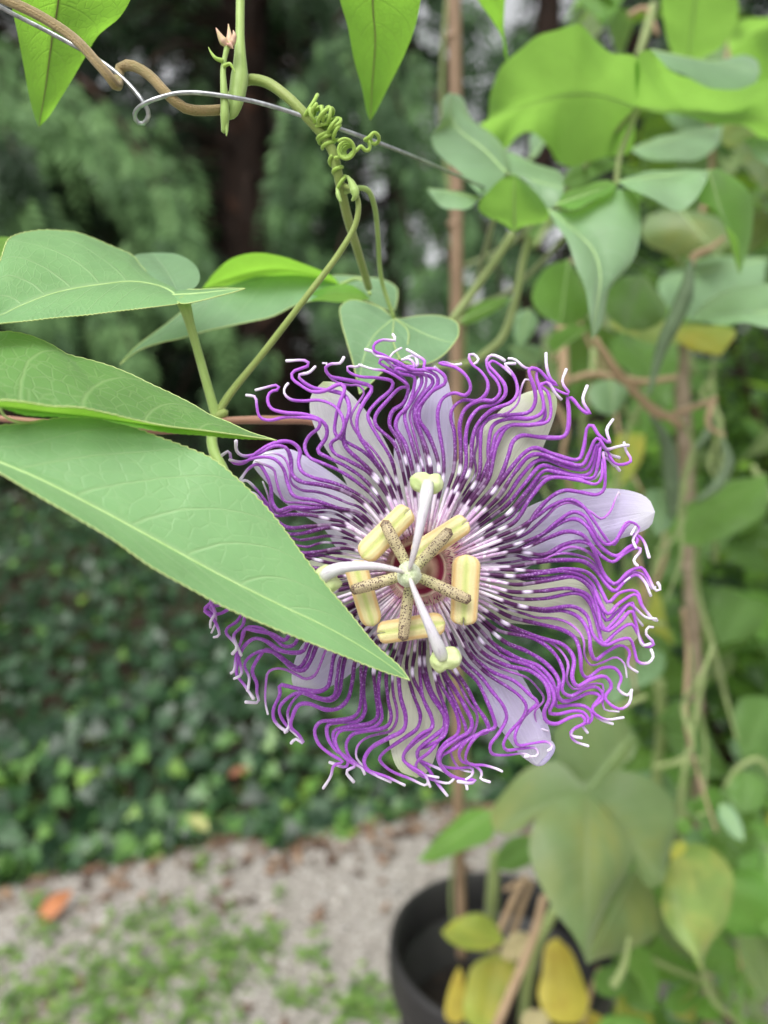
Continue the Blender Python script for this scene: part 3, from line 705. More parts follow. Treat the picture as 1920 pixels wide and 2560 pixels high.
def anther(p0, p1, w, d0, d1, split_at_end=True):
    """ridged two-lobed pollen sac from p0 to p1 (crop-5 pixels), w: full width px of that crop"""
    (u0, v0), (u1, v1) = X(c5, [p0])[0], X(c5, [p1])[0]
    A, B = P(u0, v0, d0), P(u1, v1, d1)
    ln = np.linalg.norm(B - A); ax = (B - A) / ln
    cc = (A + B) / 2; nv = EYE - cc; nv -= ax * nv.dot(ax); nv /= np.linalg.norm(nv)
    sd = np.cross(nv, ax)
    hw = w * 1.08 * .3014 * d0 / F / 2
    n, k = 30, 28
    V, U, Fs = [], [], []
    for i in range(n):
        s = i / (n - 1)
        e0 = min(1.0, s / (0.17 if split_at_end else 0.11)); e1 = min(1.0, (1 - s) / (0.11 if split_at_end else 0.17))
        tap = math.sqrt(max(0.0, 1 - (1 - e0) ** 2)) * math.sqrt(max(0.0, 1 - (1 - e1) ** 2)) * (1 - 0.10 * s)
        for j in range(k):
            a = 2 * math.pi * j / k
            x = math.cos(a); y = math.sin(a)
            groove = 1 - 0.30 * math.exp(-(x / 0.14) ** 2) - 0.12 * math.exp(-((abs(x) - 0.52) / 0.10) ** 2)
            xw = hw * x * (0.12 + 0.88 * tap)
            yh = hw * 0.52 * y * groove * (0.15 + 0.85 * tap)
            nt = -0.16 * ln * math.exp(-(x / 0.16) ** 2) * (max(0, 1 - s / 0.12) * -1 if not split_at_end else max(0, (s - 0.88) / 0.12))
            bow = -0.10 * hw * math.sin(math.pi * s)
            V.append(A + ax * (s * ln + nt) + sd * xw + nv * (yh + bow)); U.append((0.5 + 0.5 * x, s))
    for i in range(n - 1):
        for j in range(k):
            Fs.append((i * k + j, i * k + (j + 1) % k, (i + 1) * k + (j + 1) % k, (i + 1) * k + j))
    Fs += [tuple(range(k))[::-1], tuple(range((n - 1) * k, n * k))]
    return V, Fs, U

OV = P(1022, 1436, 0.1375)
ST = [  # stalk tip, anther ends, width (crop-5 px)
 ((668, 520), (480, 812), (880, 405), 195, True),
 ((1205, 590), (905, 800), (1360, 505), 185, True),
 ((1365, 1160), (1350, 785), (1322, 1372), 225, True),
 ((822, 1478), (1172, 1350), (604, 1440), 190, True),
 ((405, 1078), (415, 835), (575, 1378), 185, False)]
for tip, a0, a1, w, sp in ST:
    s = thing_part = None
    u, v = X(c5, [tip])[0]
    end = P(u, v, 0.1412)
    start = OV + axis * -0.0030
    q = end - start
    pts = [start, start + q * 0.35 - axis * 0.0004, start + q * 0.72 + axis * 0.0002, end]
    st = tube('stamen_stalk', pts, np.array([11, 13, 14.5, 15, 15, 13.0]) * 0.142 / F, M['stalk'], flower, 14, 24)
    V, Fs, U = anther(a0, a1, w, 0.1440, 0.1440, sp)
    add('anther', V, Fs, M['anther'], st, U, org=V[0])

def blob(name, center, scale3, mat, parent, frame=None, lump=0.08, freq=3.0, sub=4, fn=None):
    bm = bmesh.new(); bmesh.ops.create_icosphere(bm, subdivisions=sub, radius=1.0)
    fx = frame if frame is not None else (RIGHT, FWD, UP)
    V = []
    for v in bm.verts:
        c = v.co.copy()
        k = 1 + lump * mnoise.noise(c * freq)
        c = c * k
        if fn: c = fn(c)
        V.append(center + fx[0] * c.x * scale3[0] + fx[1] * c.y * scale3[1] + fx[2] * c.z * scale3[2])
    Fs = [[v.index for v in f.verts] for f in bm.faces]; bm.free()
    return add(name, V, Fs, mat, parent, [(0.5, 0.5)] * len(V), org=center)

def ov(c):
    a = math.atan2(c.z, c.x)
    k = 1 + 0.05 * math.cos(3 * a + 0.5)
    return Vector((c.x * k, c.y, c.z * k))
blob('ovary', OV, (30 * .1375 / F, 0.0032, 32 * .1375 / F), M['ovary'], flower, lump=0.06, freq=4, fn=ov)

def stigma_fn(c):
    # kidney-shaped two-lobed head
    k = 1 + 0.22 * abs(c.x) - 0.20 * math.exp(-(c.x / 0.3) ** 2) * max(0.0, c.z)
    return Vector((c.x * k, c.y * (1 + 0.15 * abs(c.x)), c.z * k))
def style(pts, head, hs, ds, hd, ang_deg):
    w = [P(*X(c5, [p])[0], d) for p, d in zip(pts, ds)]
    st = tube('style', w, np.array([5, 6.5, 8.5, 10.5, 12, 14, 17, 15]) * 0.135 / F, M['style'], flower, 12, 40)
    u, v = X(c5, [head])[0]
    a = R(ang_deg)
    fr = (RIGHT * math.cos(a) - UP * math.sin(a), FWD, RIGHT * math.sin(a) + UP * math.cos(a))
    sc = 0.3014 * hd / F
    blob('stigma', P(u, v, hd), (hs[0] * sc, hs[1] * sc, hs[2] * sc), M['stigma'], st, fr, 0.16, 1.6, 4, stigma_fn)
style([(865, 940), (885, 870), (925, 720), (968, 520), (1000, 360), (1022, 240), (1028, 190)], (1028, 192), (118, 70, 88), [.1352, .1342, .1332, .1328, .1332, .1342, .1350], .1362, 8)
style([(860, 940), (770, 912), (600, 882), (430, 880), (290, 900), (190, 945), (160, 990)], (195, 1000), (100, 80, 105), [.1352, .1344, .1338, .1338, .1342, .1350, .1356], .1366, 70)
style([(868, 950), (895, 1030), (950, 1170), (1020, 1330), (1085, 1480), (1130, 1590), (1150, 1640)], (1165, 1655), (112, 72, 96), [.1352, .1342, .1334, .1330, .1334, .1342, .1348], .1358, 165)
# ------------------------------------------------------------------ passion vine: stems, leaves, tendrils
M['stem_old'] = stem_mat('vine_stem_brown', [(0.25, (0.17, 0.18, 0.06)), (0.48, (0.31, 0.23, 0.10)), (0.75, (0.44, 0.33, 0.18))], 0.6, 260, 0.9)
M['stem_green'] = stem_mat('vine_stem_green', [(0.25, (0.17, 0.24, 0.05)), (0.5, (0.26, 0.34, 0.09)), (0.8, (0.38, 0.42, 0.16))], 0.5, 200)
M['petiole'] = stem_mat('petiole', [(0.25, (0.22, 0.34, 0.08)), (0.5, (0.32, 0.46, 0.13)), (0.8, (0.44, 0.56, 0.22))], 0.45, 200, 0.2)
M['pedicel'] = stem_mat('pedicel_red', [(0.25, (0.20, 0.22, 0.06)), (0.45, (0.30, 0.16, 0.10)), (0.8, (0.38, 0.18, 0.14))], 0.45, 200, 0.2)
M['tendril'] = stem_mat('tendril', [(0.25, (0.22, 0.38, 0.05)), (0.5, (0.33, 0.50, 0.09)), (0.8, (0.45, 0.60, 0.18))], 0.45, 300, 0.2)

vine = thing('passion_vine', 'twining passion vine with serrated three lobed leaves winding along a thin wire', 'vine', P(915, 700, 0.19))
q4 = crop(0, 540, .4219); q5 = crop(0, 1000, .627); q3 = crop(1020, 0, .5425)

def ppx(w, d): return w * d / F            # pixel width -> metres at depth d

# --- hero leaf: two visible lobes joined beyond the frame's edge
H1 = dict(base=(-190, 1075, .117), tip=(1025, 1701, .1335), n=360, m=8, teeth=0.00042, nteeth=66, bulge=0.02,
 mid=[(0,1157,.1195),(88,1194,.1205),(251,1276,.1225),(401,1357,.1245),(552,1439,.1265),(690,1508,.1285),(834,1577,.1305),(940,1640,.132)],
 left=[(-60,1068,.1215),(75,1058,.1255),(150,1046,.128),(238,1047,.130),(313,1063,.1315),(389,1091,.1325),(464,1119,.1335),(533,1150,.1335),(602,1207,.1335),(665,1270,.1335),(715,1332,.1335),(765,1401,.1335),(815,1464,.1335),(878,1539,.1335),(940,1614,.1335),(1003,1671,.1335)],
 right=[(-80,1135,.114),(0,1182,.1135),(94,1238,.1135),(188,1292,.114),(282,1348,.115),(376,1414,.1165),(470,1467,.1185),(564,1517,.1205),(658,1558,.1225),(752,1596,.1250),(846,1633,.1275),(940,1671,.1305),(1003,1693,.133)])
H2 = dict(base=(-190, 1075, .117), tip=(692, 1101, .142), n=300, m=7, teeth=0.00042, nteeth=46, bulge=0.03,
 left=[(-120,900,.130),(0,831,.141),(63,836,.143),(127,861,.1445),(169,886,.145),(211,897,.1455),(274,915,.146),(329,937,.1465),(380,962,.1465),(430,985,.1465),(485,1013,.146),(527,1038,.1455),(570,1055,.145),(624,1080,.1435)],
 mid=[(-90,1050,.1195),(8,1018,.1225),(63,1032,.124),(148,1038,.126),(236,1042,.128),(295,1053,.130),(358,1066,.132),(422,1076,.1345),(506,1083,.137),(590,1092,.1395)],
 right=[(-70,1010,.117),(6,999,.119),(63,1008,.1205),(127,1018,.1225),(194,1021,.124),(253,1032,.126),(337,1051,.129),(422,1068,.1325),(506,1076,.1355),(590,1085,.1385)])
hero = leaf(vine, [H1], M['leaf_hero'], margin=M['margin'], midrib=M['midrib'], mr=.00034, mar=.00011)
hero['label'] = 'big pale green lobe crossing over the flower'
V, Fs, U, k = blade_geo(**H2)
lobe2 = add('lobe', V, Fs, M['leaf_dark'], hero, U)
e = V[0::k]; q, f, u = tube_geo(e, np.full(len(e), .00011), 5); add('margin', q, f, M['margin'], hero, u)
# its folded-up lower half in lime, light through its underside painted as colour
lo = [(4,1020,.1175),(63,1037,.1190),(148,1042,.1215),(236,1046,.1235),(295,1058,.126),(358,1071,.128),(422,1081,.131),(506,1088,.134),(590,1096,.1375)]
up = [(6,1001,.1165),(63,1006,.1180),(127,1016,.1200),(194,1019,.1222),(253,1030,.1245),(337,1050,.1275),(422,1066,.1300),(506,1076,.1335),(590,1087,.1370)]
V, Fs, U, k = blade_geo(base=(-60, 1010, .1165), tip=(692, 1101, .1418), left=up, right=lo, n=120, m=4, teeth=.0003, nteeth=40, bulge=.03)
add('folded_half', V, Fs, M['leaf_lime'], hero, U)
e = V[0::k]; q, f, u = tube_geo(e, np.full(len(e), .00014), 5); add('margin', q, f, M['margin'], hero, u)
tube('margin', PP([(10,1000,.119),(3,1012,.119),(2,1026,.1195),(14,1042,.1205),(38,1053,.122),(75,1057,.1253),(110,1050,.127)]), .00022, M['margin'], hero, 6)

# --- upper leaf on its own petiole
def qz(tf, pts): return [tuple(p) for p in tf(pts)]
A1 = dict(base=qz(q4, [(1080,500,.1595)])[0], tip=qz(q4, [(-240,640,.131)])[0], n=300, m=7, teeth=0.00045, nteeth=50, bulge=0.03,
 mid=qz(q4, [(985,432,.163),(900,405,.162),(780,390,.160),(620,405,.156),(450,430,.152),(300,465,.148),(130,530,.143),(0,590,.139)]),
 left=qz(q4, [(1040,430,.168),(960,398,.172),(900,360,.175),(830,290,.177),(785,235,.178),(640,170,.177),(560,135,.176),(460,100,.174),(360,88,.172),(250,85,.169),(170,95,.166),(100,112,.162),(50,142,.158),(5,260,.150),(-90,470,.140)]),
 right=qz(q4, [(1060,517,.157),(880,541,.151),(700,562,.147),(500,586,.143),(320,602,.140),(150,622,.137),(0,637,.134),(-120,650,.132)]))
A2 = dict(base=qz(q4, [(1010,470,.1600)])[0], tip=qz(q4, [(1452,430,.160)])[0], n=140, m=5, teeth=0.00035, nteeth=24, bulge=0.02,
 mid=qz(q4, [(1150,462,.159),(1300,446,.159)]), left=qz(q4, [(1060,437,.166),(1180,436,.165),(1300,429,.163)]), right=qz(q4, [(1080,517,.1565),(1180,502,.1565),(1300,472,.157),(1380,452,.158)]))
A3 = dict(base=qz(q4, [(1050,450,.164)])[0], tip=qz(q4, [(900,218,.192)])[0], n=50, m=6, bulge=0.03,
 mid=qz(q4, [(1010,370,.172),(960,290,.182)]), left=qz(q4, [(960,415,.168),(860,330,.176),(790,250,.184),(820,225,.19)]), right=qz(q4, [(1130,437,.166),(1175,400,.170),(1182,340,.175),(1135,270,.183),(1050,226,.188),(960,217,.192)]))
leafA = leaf(vine, [A1, A2], M['leaf_hero'], margin=M['margin'], midrib=M['midrib'], mr=.0003, mar=.00012)
V, Fs, U, k = blade_geo(**A3); add('lobe', V, Fs, M['leaf_grey'], leafA, U)
# sliver of another leaf behind it at the frame edge
leaf(vine, [dict(base=(-80,640,.20), tip=(45,600,.205), left=[(-40,600,.205),(10,592,.207)], right=[(-40,680,.2),(5,640,.2),(30,610,.203)], n=16, m=4)], M['leaf_lime'])

# --- folded leaf behind
B1 = dict(base=(850, 712, .212), tip=(300, 911, .190), n=80, m=7, teeth=.0002, nteeth=34, bulge=0.03,
 mid=[(760,688,.217),(680,690,.216),(600,716,.212),(520,752,.207),(430,812,.200),(350,868,.194)],
 left=[(800,745,.205),(740,762,.202),(680,791,.200),(600,809,.198),(520,826,.196),(450,846,.193),(400,857,.192),(345,877,.191)],
 right=[(760,676,.220),(680,683,.219),(600,706,.216),(520,735,.211),(470,768,.206),(420,808,.201),(340,868,.194)])
B2 = dict(base=(850, 712, .212), tip=(505, 722, .214), n=50, m=6, teeth=.0002, nteeth=22, bulge=0.05,
 mid=[(760,678,.214),(680,672,.214),(580,694,.214)], left=[(830,690,.208),(760,660,.203),(700,640,.2),(640,632,.199),(582,645,.202),(540,678,.208)], right=[(760,684,.218),(680,690,.218),(590,710,.217)])
B3 = dict(base=(790, 712, .212), tip=(994, 745, .222), n=40, m=6, bulge=0.04, mid=[(880,715,.215),(950,728,.219)], left=[(830,690,.220),(900,692,.224),(960,700,.226),(990,718,.226)], right=[(830,735,.208),(900,745,.209),(960,772,.213),(985,775,.218)])
leafB = leaf(vine, [B1, B3], M['leaf_grey'], margin=M['margin'], mar=.00014)
V, Fs, U, k = blade_geo(**B2); add('lobe', V, Fs, M['leaf_lime'], leafB, U)
B4 = dict(base=(730, 762, .205), tip=(926, 748, .206), n=30, m=4, bulge=0.03, mid=[(800,740,.2055),(870,735,.206)], left=[(770,738,.206),(820,716,.207),(870,711,.207),(905,728,.207)], right=[(790,752,.203),(850,756,.203),(895,752,.204)])
V, Fs, U, k = blade_geo(**B4); add('lobe', V, Fs, M['leaf_lime'], leafB, U)

# --- leaf just above the flower
C1 = dict(base=(985, 795, .190), tip=(899, 985, .170), n=60, m=6, teeth=.00018, nteeth=30, bulge=0.03, mid=[(935,840,.187),(905,910,.179)],
 left=[(940,765,.196),(880,750,.197),(853,765,.195),(853,800,.190),(866,850,.184),(882,905,.177),(893,955,.172)], right=[(1020,830,.184),(1010,880,.180),(960,925,.174),(920,965,.171)])
C2 = dict(base=(985, 795, .190), tip=(1135, 858, .186), n=60, m=6, teeth=.00018, nteeth=24, bulge=0.03, mid=[(1040,825,.190),(1095,848,.188)],
 left=[(1010,796,.196),(1050,790,.199),(1100,790,.199),(1140,806,.196),(1146,835,.191)], right=[(985,860,.180),(1010,905,.177),(1060,910,.178),(1105,890,.182)])
leaf(vine, [C1, C2], M['leaf_grey'], margin=M['margin'], midrib=M['midrib'], mr=.0002, mar=.00013)

# --- leaf tips hanging in from above (lime undersides, the backlight painted in)
leaf(vine, [dict(base=(150,-140,.150), tip=(97,318,.178), n=60, m=7, bulge=0.03, mid=[(146,0,.160),(130,100,.166),(114,220,.173)],
 left=[(40,-110,.15),(25,-20,.157),(45,90,.165),(60,170,.170),(75,250,.175),(90,302,.178)], right=[(330,-110,.15),(332,-20,.157),(302,40,.161),(245,90,.165),(215,140,.168),(180,200,.172),(148,252,.175),(120,295,.178)])], M['leaf_lime'], midrib=M['stem_old'], mr=.00022)
leaf(vine, [dict(base=(950,-160,.165), tip=(926,303,.193), n=60, m=7, bulge=0.04, mid=[(932,0,.175),(938,100,.182),(930,220,.189)],
 left=[(850,-120,.167),(846,-20,.175),(870,70,.180),(885,150,.185),(905,222,.189),(917,282,.192)], right=[(1060,-120,.167),(1054,-20,.175),(1040,60,.180),(1010,140,.185),(975,210,.189),(944,272,.192)])], M['leaf_lime'], midrib=M['stem_old'], mr=.0002)
leaf(vine, [dict(base=(1215,-110,.22), tip=(1268,156,.245), n=40, m=5, bulge=0.03, mid=[(1240,0,.228),(1258,70,.236)],
 left=[(1150,-90,.22),(1190,-8,.228),(1230,50,.234),(1254,92,.239),(1262,140,.244)], right=[(1270,-90,.22),(1263,-8,.228),(1260,40,.233),(1260,80,.238),(1268,130,.243)])], M['leaf_lime'])

# --- stems
def st(name, pts, wpx, mat, d=None, n=10, parent=vine):
    w = PP(pts, d)
    dm = np.mean([p[2] for p in pts]) if d is None else d
    return tube(name, w, np.atleast_1d(np.array(wpx, float)) * 0.5 * dm / F if np.ndim(wpx) else wpx * .5 * dm / F, mat, parent, n)
st('stem', [(-1500,-560,.17),(-900,-340,.158),(-400,-170,.152),(-120,-70,.150),(0,-8,.150),(100,40,.149),(190,100,.148),(245,160,.148),(280,200,.1485),(290,216,.1497),(296,205,.152),(297,180,.1535),(303,168,.1535),(330,164,.152),(375,190,.151),(420,238,.1505),(465,272,.152),(510,277,.1535),(560,274,.154)], [36,36,35,34,32,33,34,33,32,30,28,27,26,26,25,24,25,26,25,25], M['stem_old'])
st('petiole', [(-120,-70,.150),(-60,-200,.149),(60,-230,.148),(150,-140,.150)], [20,16,15,14], M['petiole'])
st('petiole', [(604,-60,.158),(640,-260,.160),(800,-330,.162),(950,-160,.165)], [22,20,17,14], M['petiole'])
st('petiole', [(800,-330,.162),(1000,-380,.18),(1180,-260,.21),(1215,-110,.22)], [12,11,10,8], M['petiole'])
st('stem', [(560,274,.154),(580,240,.157),(612,202,.158),(660,204,.157),(715,240,.156),(765,290,.156),(805,335,.157),(832,380,.158),(848,450,.160),(868,540,.166),(895,630,.175),(922,720,.186)], [24,26,26,25,25,24,24,24,24,23,22,22], M['stem_green'])
st('petiole', [(604,-60,.158),(601,0,.157),(600,100,.156),(599,190,.1555),(592,240,.155),(582,285,.1545),(570,292,.1545)], [23,22,22,22,30,44,40,16], M['petiole'], n=14)
st('petiole', [(855,462,.160),(884,476,.159),(896,510,.159),(889,560,.160),(850,630,.161),(760,750,.163),(660,880,.166),(575,985,.168),(545,1032,.168)], [12,14,15,16,16,17,17,19,22], M['stem_green'])
st('petiole', [(862,480,.161),(895,470,.163),(920,476,.165),(936,515,.169),(944,580,.176),(954,700,.186),(985,795,.190)], [12,13,13,12,12,12,11], M['petiole'])
st('petiole', [(540,1040,.168),(520,970,.167),(495,880,.165),(475,810,.162),(462,765,.1595),(455,750,.1595)], [26,24,23,22,24,34], M['petiole'], n=12)
st('petiole', [(850,712,.212),(880,700,.212),(905,700,.205),(925,735,.19)], [9,9,9,9], M['petiole'])
st('node', [(528,1062,.168),(545,1040,.168),(565,1030,.168)], [24,30,22], M['stem_green'])
st('stem', [(545,1045,.168),(530,1085,.168),(535,1130,.166),(560,1180,.164),(560,1240,.158),(420,1260,.150),(200,1200,.140),(0,1140,.130),(-150,1095,.119),(-190,1075,.117)], [30,30,28,24,22,20,18,16,16,16], M['petiole'], n=12)
ped = st('pedicel', [(545,1052,.168),(620,1050,.169),(700,1050,.171),(790,1056,.173),(880,1120,.175),(980,1270,.172),(1030,1380,.165),(1045,1410,.160)], [18,22,22,22,22,22,24,30], M['pedicel'], n=12, parent=flower)
ped['label'] = 'reddish flower stalk'
st('stem', [(545,1052,.168),(450,1075,.170),(330,1075,.172),(150,1060,.176),(-60,1040,.18)], [16,18,18,18,18], M['pedicel'])

# bud, bract and stipule at the upper node
bud = st('bud_stalk', [(560,330,.1535),(562,290,.1525),(560,230,.152),(558,170,.152),(565,130,.152),(570,108,.152)], [14,22,20,17,14,12,15], M['petiole'])
M['bud'] = noise_mat('bud_scale', [(0.3, (0.50, 0.52, 0.20)), (0.5, (0.62, 0.42, 0.30)), (0.7, (0.50, 0.25, 0.22))], 350, 0.5, 0.2, .0003)
for pts, w in (([(572,118,.152),(556,100,.1515),(544,78,.151),(540,70,.151)], [10,22,12,2]), ([(573,118,.152),(574,96,.1525),(572,70,.153),(571,60,.153)], [10,18,10,2]), ([(574,118,.152),(582,104,.1518),(586,88,.1515),(583,76,.1515)], [10,16,12,2]), ([(570,112,.1515),(576,112,.151),(583,122,.151)], [8,10,2])):
    st('bud_scale', pts, w, M['bud'], parent=bud)
st('bract', [(556,152,.1515),(540,146,.151),(528,132,.151),(521,118,.151)], [12,9,6,2], M['tendril'], parent=bud)
st('bract', [(560,165,.1515),(575,160,.151),(583,172,.151),(588,182,.151)], [10,9,6,2], M['tendril'], parent=bud)
M['dry'] = noise_mat('dry_tip', [(0.3, (0.10, 0.08, 0.03)), (0.7, (0.30, 0.32, 0.12))], 300, 0.6, 0.2, .0003)
st('stipule', [(562,285,.153),(564,305,.153),(567,325,.153),(566,340,.153)], [24,18,9,3], M['petiole'])
st('stipule', [(552,285,.1535),(558,300,.1535),(565,318,.1535)], [8,6,4], M['dry'])
st('stipule', [(868,440,.1585),(880,460,.158),(888,490,.1575),(880,502,.158)], [6,18,24,6], M['petiole'])
st('stipule', [(842,470,.1595),(846,490,.159),(852,505,.159)], [6,12,8], M['petiole'])

# tendrils: one coil round stem and wire, one loose spiral, one small hook on the wire
def coil(center_pts, r0, r1, turns, phase=0.0, n=120):
    c = spline(PP(center_pts), n)
    T = np.gradient(c, axis=0); T /= np.linalg.norm(T, axis=1)[:, None]
    out = []
    for i in range(n):
        s = i / (n - 1)
        a = np.cross(T[i], FWD); a /= np.linalg.norm(a); b = np.cross(T[i], a)
        r = r0 + (r1 - r0) * s; th = phase + turns * 2 * math.pi * s
        wob = 1 + .35 * mnoise.noise(Vector((s * turns * 2.3 + phase * 7, phase, 1.7)))
        th += .9 * mnoise.noise(Vector((s * turns * 1.4, phase * 3, 8.1)))
        out.append(c[i] + r * wob * (a * math.cos(th) + b * math.sin(th)) + T[i] * r * .8 * mnoise.noise(Vector((s * turns * 1.9, 4.4, phase))))
    return np.array(out)
tr_ = 4.7 * .157 / F
tube('tendril', coil([(778,268,.1565),(800,300,.157),(815,345,.1575),(824,372,.158)], 30*.157/F, 17*.157/F, 6.5), tr_, M['tendril'], vine, 8, raw=True)
tube('tendril', coil([(795,275,.1555),(820,300,.1555),(838,325,.156),(850,345,.1565)], 26*.157/F, 12*.157/F, 3.5, 1.4), tr_, M['tendril'], vine, 8, raw=True)
tube('tendril', coil([(770,285,.1560),(800,285,.1548),(828,292,.1552),(840,318,.156)], 15*.157/F, 18*.157/F, 4.0, 3.1), tr_, M['tendril'], vine, 8, raw=True)
tube('tendril', coil([(862,372,.1545),(868,374,.157),(876,378,.1600)], 20*.157/F, 13*.157/F, 4.2, 0.4), tr_ * .9, M['tendril'], vine, 8, raw=True)
tube('tendril', PP([(868,396,.157),(892,375,.157),(902,366,.157),(914,376,.1575),(924,372,.158),(920,352,.158),(912,350,.1575),(922,344,.1565),(935,332,.1563),(946,340,.157),(946,354,.1585),(934,360,.1595),(926,350,.1595),(930,336,.158)]), tr_, M['tendril'], vine, 8, 90)
tube('tendril', coil([(836,395,.1585),(846,430,.159),(856,470,.160)], 15*.157/F, 13*.157/F, 2.2, 2.0), tr_, M['tendril'], vine, 8, raw=True)
tube('tendril', PP([(836,395,.157),(850,392,.1565),(868,392,.157),(882,380,.1572)]), tr_ * .9, M['tendril'], vine, 8)

# --- wire of the trellis
b = N('galvanised_wire'); t = b.n('TexCoord'); nz = b.noise(t.outputs['Object'], 500, 3.0)
M['wire'] = b.done(b.pbr(b.ramp(nz.outputs['Fac'], [(0.3, (0.26, 0.27, 0.28)), (0.7, (0.60, 0.62, 0.64))]), 0.38, 0.5, b.bump(nz.outputs['Fac'], 0.1, .0002), Metallic=0.85))
wp = PP([(-1600,-640,.172),(-900,-390,.160),(-200,-90,.152),(0,18,.152),(130,84,.152),(250,152,.152),(300,190,.152),(335,225,.152),(362,262,.152),(372,285,.153),(360,308,.154),(343,306,.154),(337,288,.153),(348,268,.151),(372,254,.150),(400,244,.150),(440,234,.150),(490,232,.1505),(560,240,.1512),(640,255,.153),(720,278,.155),(800,305,.157),(900,340,.162),(1000,378,.175),(1150,442,.22),(1300,510,.32),(1500,600,.50),(1692,705,.695)])
tag(tube('trellis_wire', wp, 5.8 * .153 / F, M['wire'], None, 8, 900), 'thin grey metal wire with a small twisted loop carrying the vine', 'wire')
# ------------------------------------------------------------------ canes, pot and the climbing plants on the right
b = N('bamboo_cane'); t, x, y = b.uv()
nz = b.noise(b.comb(b.math('MULTIPLY', x, 9.0), b.math('MULTIPLY', y, 5.0)), 1.0, 4.0); ob = b.noise(t.outputs['Object'], 60, 3.0)
M['cane'] = b.done(b.pbr(b.ramp(b.math('ADD', b.math('MULTIPLY', nz.outputs['Fac'], .6), b.math('MULTIPLY', ob.outputs['Fac'], .4)), [(0.3, (0.18, 0.12, 0.075)), (0.55, (0.29, 0.20, 0.13)), (0.75, (0.40, 0.295, 0.20))]), 0.6, 0.3, b.bump(nz.outputs['Fac'], 0.2, .0008)))
M['cane_grey'] = noise_mat('weathered_cane', [(0.3, (0.20, 0.15, 0.10)), (0.7, (0.40, 0.32, 0.24))], 60, 0.75, 0.3, .001)

def cane(label, a, bb, r, mat, nodes=7):
    a, bb = np.array(a), np.array(bb)
    root = thing('bamboo_cane', label, 'cane', bb)
    L = np.linalg.norm(bb - a); n = 120
    path = np.array([a + (bb - a) * i / (n - 1) for i in range(n)])
    path[:, 0] += 0.0015 * np.sin(np.linspace(0, 7, n))
    rad = np.full(n, r)
    V, Fs, U = tube_geo(path, rad, 12)
    add('shaft', V, Fs, mat, root, U)
    for k in range(1, nodes):
        c = a + (bb - a) * (k / nodes)
        ax = (bb - a) / L
        V, Fs, U = tube_geo(np.array([c - ax * r * .5, c - ax * r * .2, c, c + ax * r * .25]), np.array([r * 1.01, r * 1.16, r * 1.18, r * 1.01]), 12)
        add('node', V, Fs, mat, root, U)
    return root
cane('tan bamboo cane standing in the black pot behind the flower', P(1128, -420, .50), P(1152, 2390, .672), .0046, M['cane'])
cane('grey brown weathered cane standing right of the black pot', P(1690, 700, .70), P(1826, 2560, .74) - np.array([-.005, 0, .22]), .0070, M['cane_grey'])

b = N('pot_plastic'); t = b.n('TexCoord'); nz = b.noise(t.outputs['Object'], 14, 4.0); fz = b.noise(t.outputs['Object'], 220, 3.0)
M['pot'] = b.done(b.pbr(b.ramp(nz.outputs['Fac'], [(0.3, (0.010, 0.010, 0.011)), (0.7, (0.026, 0.025, 0.025))]), b.math('MULTIPLY_ADD', fz.outputs['Fac'], .3, .38), 0.45, b.bump(fz.outputs['Fac'], .15, .001)))
M['soil'] = noise_mat('potting_soil', [(0.3, (0.006, 0.005, 0.004)), (0.7, (0.026, 0.019, 0.014))], 70, 0.95, 0.9, .01)
pc = np.array([0.104, 0.615, 0.0])
pot = thing('plant_pot', 'black round plastic plant pot standing on the gravel path', 'pot', pc)
def ring(prof, name, mat, parent, n=56, cap=None):
    V, U, Fs = [], [], []
    for i, (r, z) in enumerate(prof):
        for k in range(n):
            a = 2 * math.pi * k / n
            V.append(pc + np.array([math.cos(a) * r, math.sin(a) * r, z])); U.append((k / n, i / (len(prof) - 1)))
    for i in range(len(prof) - 1):
        for k in range(n): Fs.append((i * n + k, i * n + (k + 1) % n, (i + 1) * n + (k + 1) % n, (i + 1) * n + k))
    if cap is not None: Fs.append(tuple(range(cap * n, cap * n + n)))
    return add(name, V, Fs, mat, parent, U, org=pc)
ring([(.074, .0), (.0775, .02), (.092, .262), (.0895, .262), (.076, .024), (.076, .02)], 'wall', M['pot'], pot, cap=0)
ring([(.0925, .258), (.0985, .260), (.1000, .268), (.1000, .292), (.0985, .299), (.0955, .300), (.0925, .297), (.0890, .262)], 'rim', M['pot'], pot)
so = ring([(.0862, .206), (.06, .213), (.03, .216), (.005, .217)], 'soil', M['soil'], pot, cap=3)

# leaf materials for the climbers
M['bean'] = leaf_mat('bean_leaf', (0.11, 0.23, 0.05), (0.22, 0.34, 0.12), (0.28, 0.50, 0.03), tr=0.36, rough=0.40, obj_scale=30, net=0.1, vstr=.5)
M['bean_pale'] = leaf_mat('bean_leaf_pale', (0.22, 0.37, 0.20), (0.38, 0.52, 0.34), (0.34, 0.58, 0.06), tr=0.32, rough=0.38, obj_scale=30, net=0.1, vstr=.4)  # paler copy: sky sheen of upper sides painted into its base
M['bean_lit'] = leaf_mat('bean_leaf_lit_through', (0.15, 0.33, 0.06), (0.26, 0.42, 0.10), (0.38, 0.72, 0.11), tr=0.54, rough=0.5, obj_scale=30, net=0.3, vstr=.6)  # backlit copy: glow of light coming through put into its colours
M['bean_dull'] = leaf_mat('bean_leaf_spotted', (0.14, 0.22, 0.08), (0.26, 0.33, 0.15), (0.30, 0.42, 0.06), tr=0.3, rough=0.42, obj_scale=22, yellow=(0.27, 0.29, 0.07), yamt=0.12, net=0.1, vstr=.75)
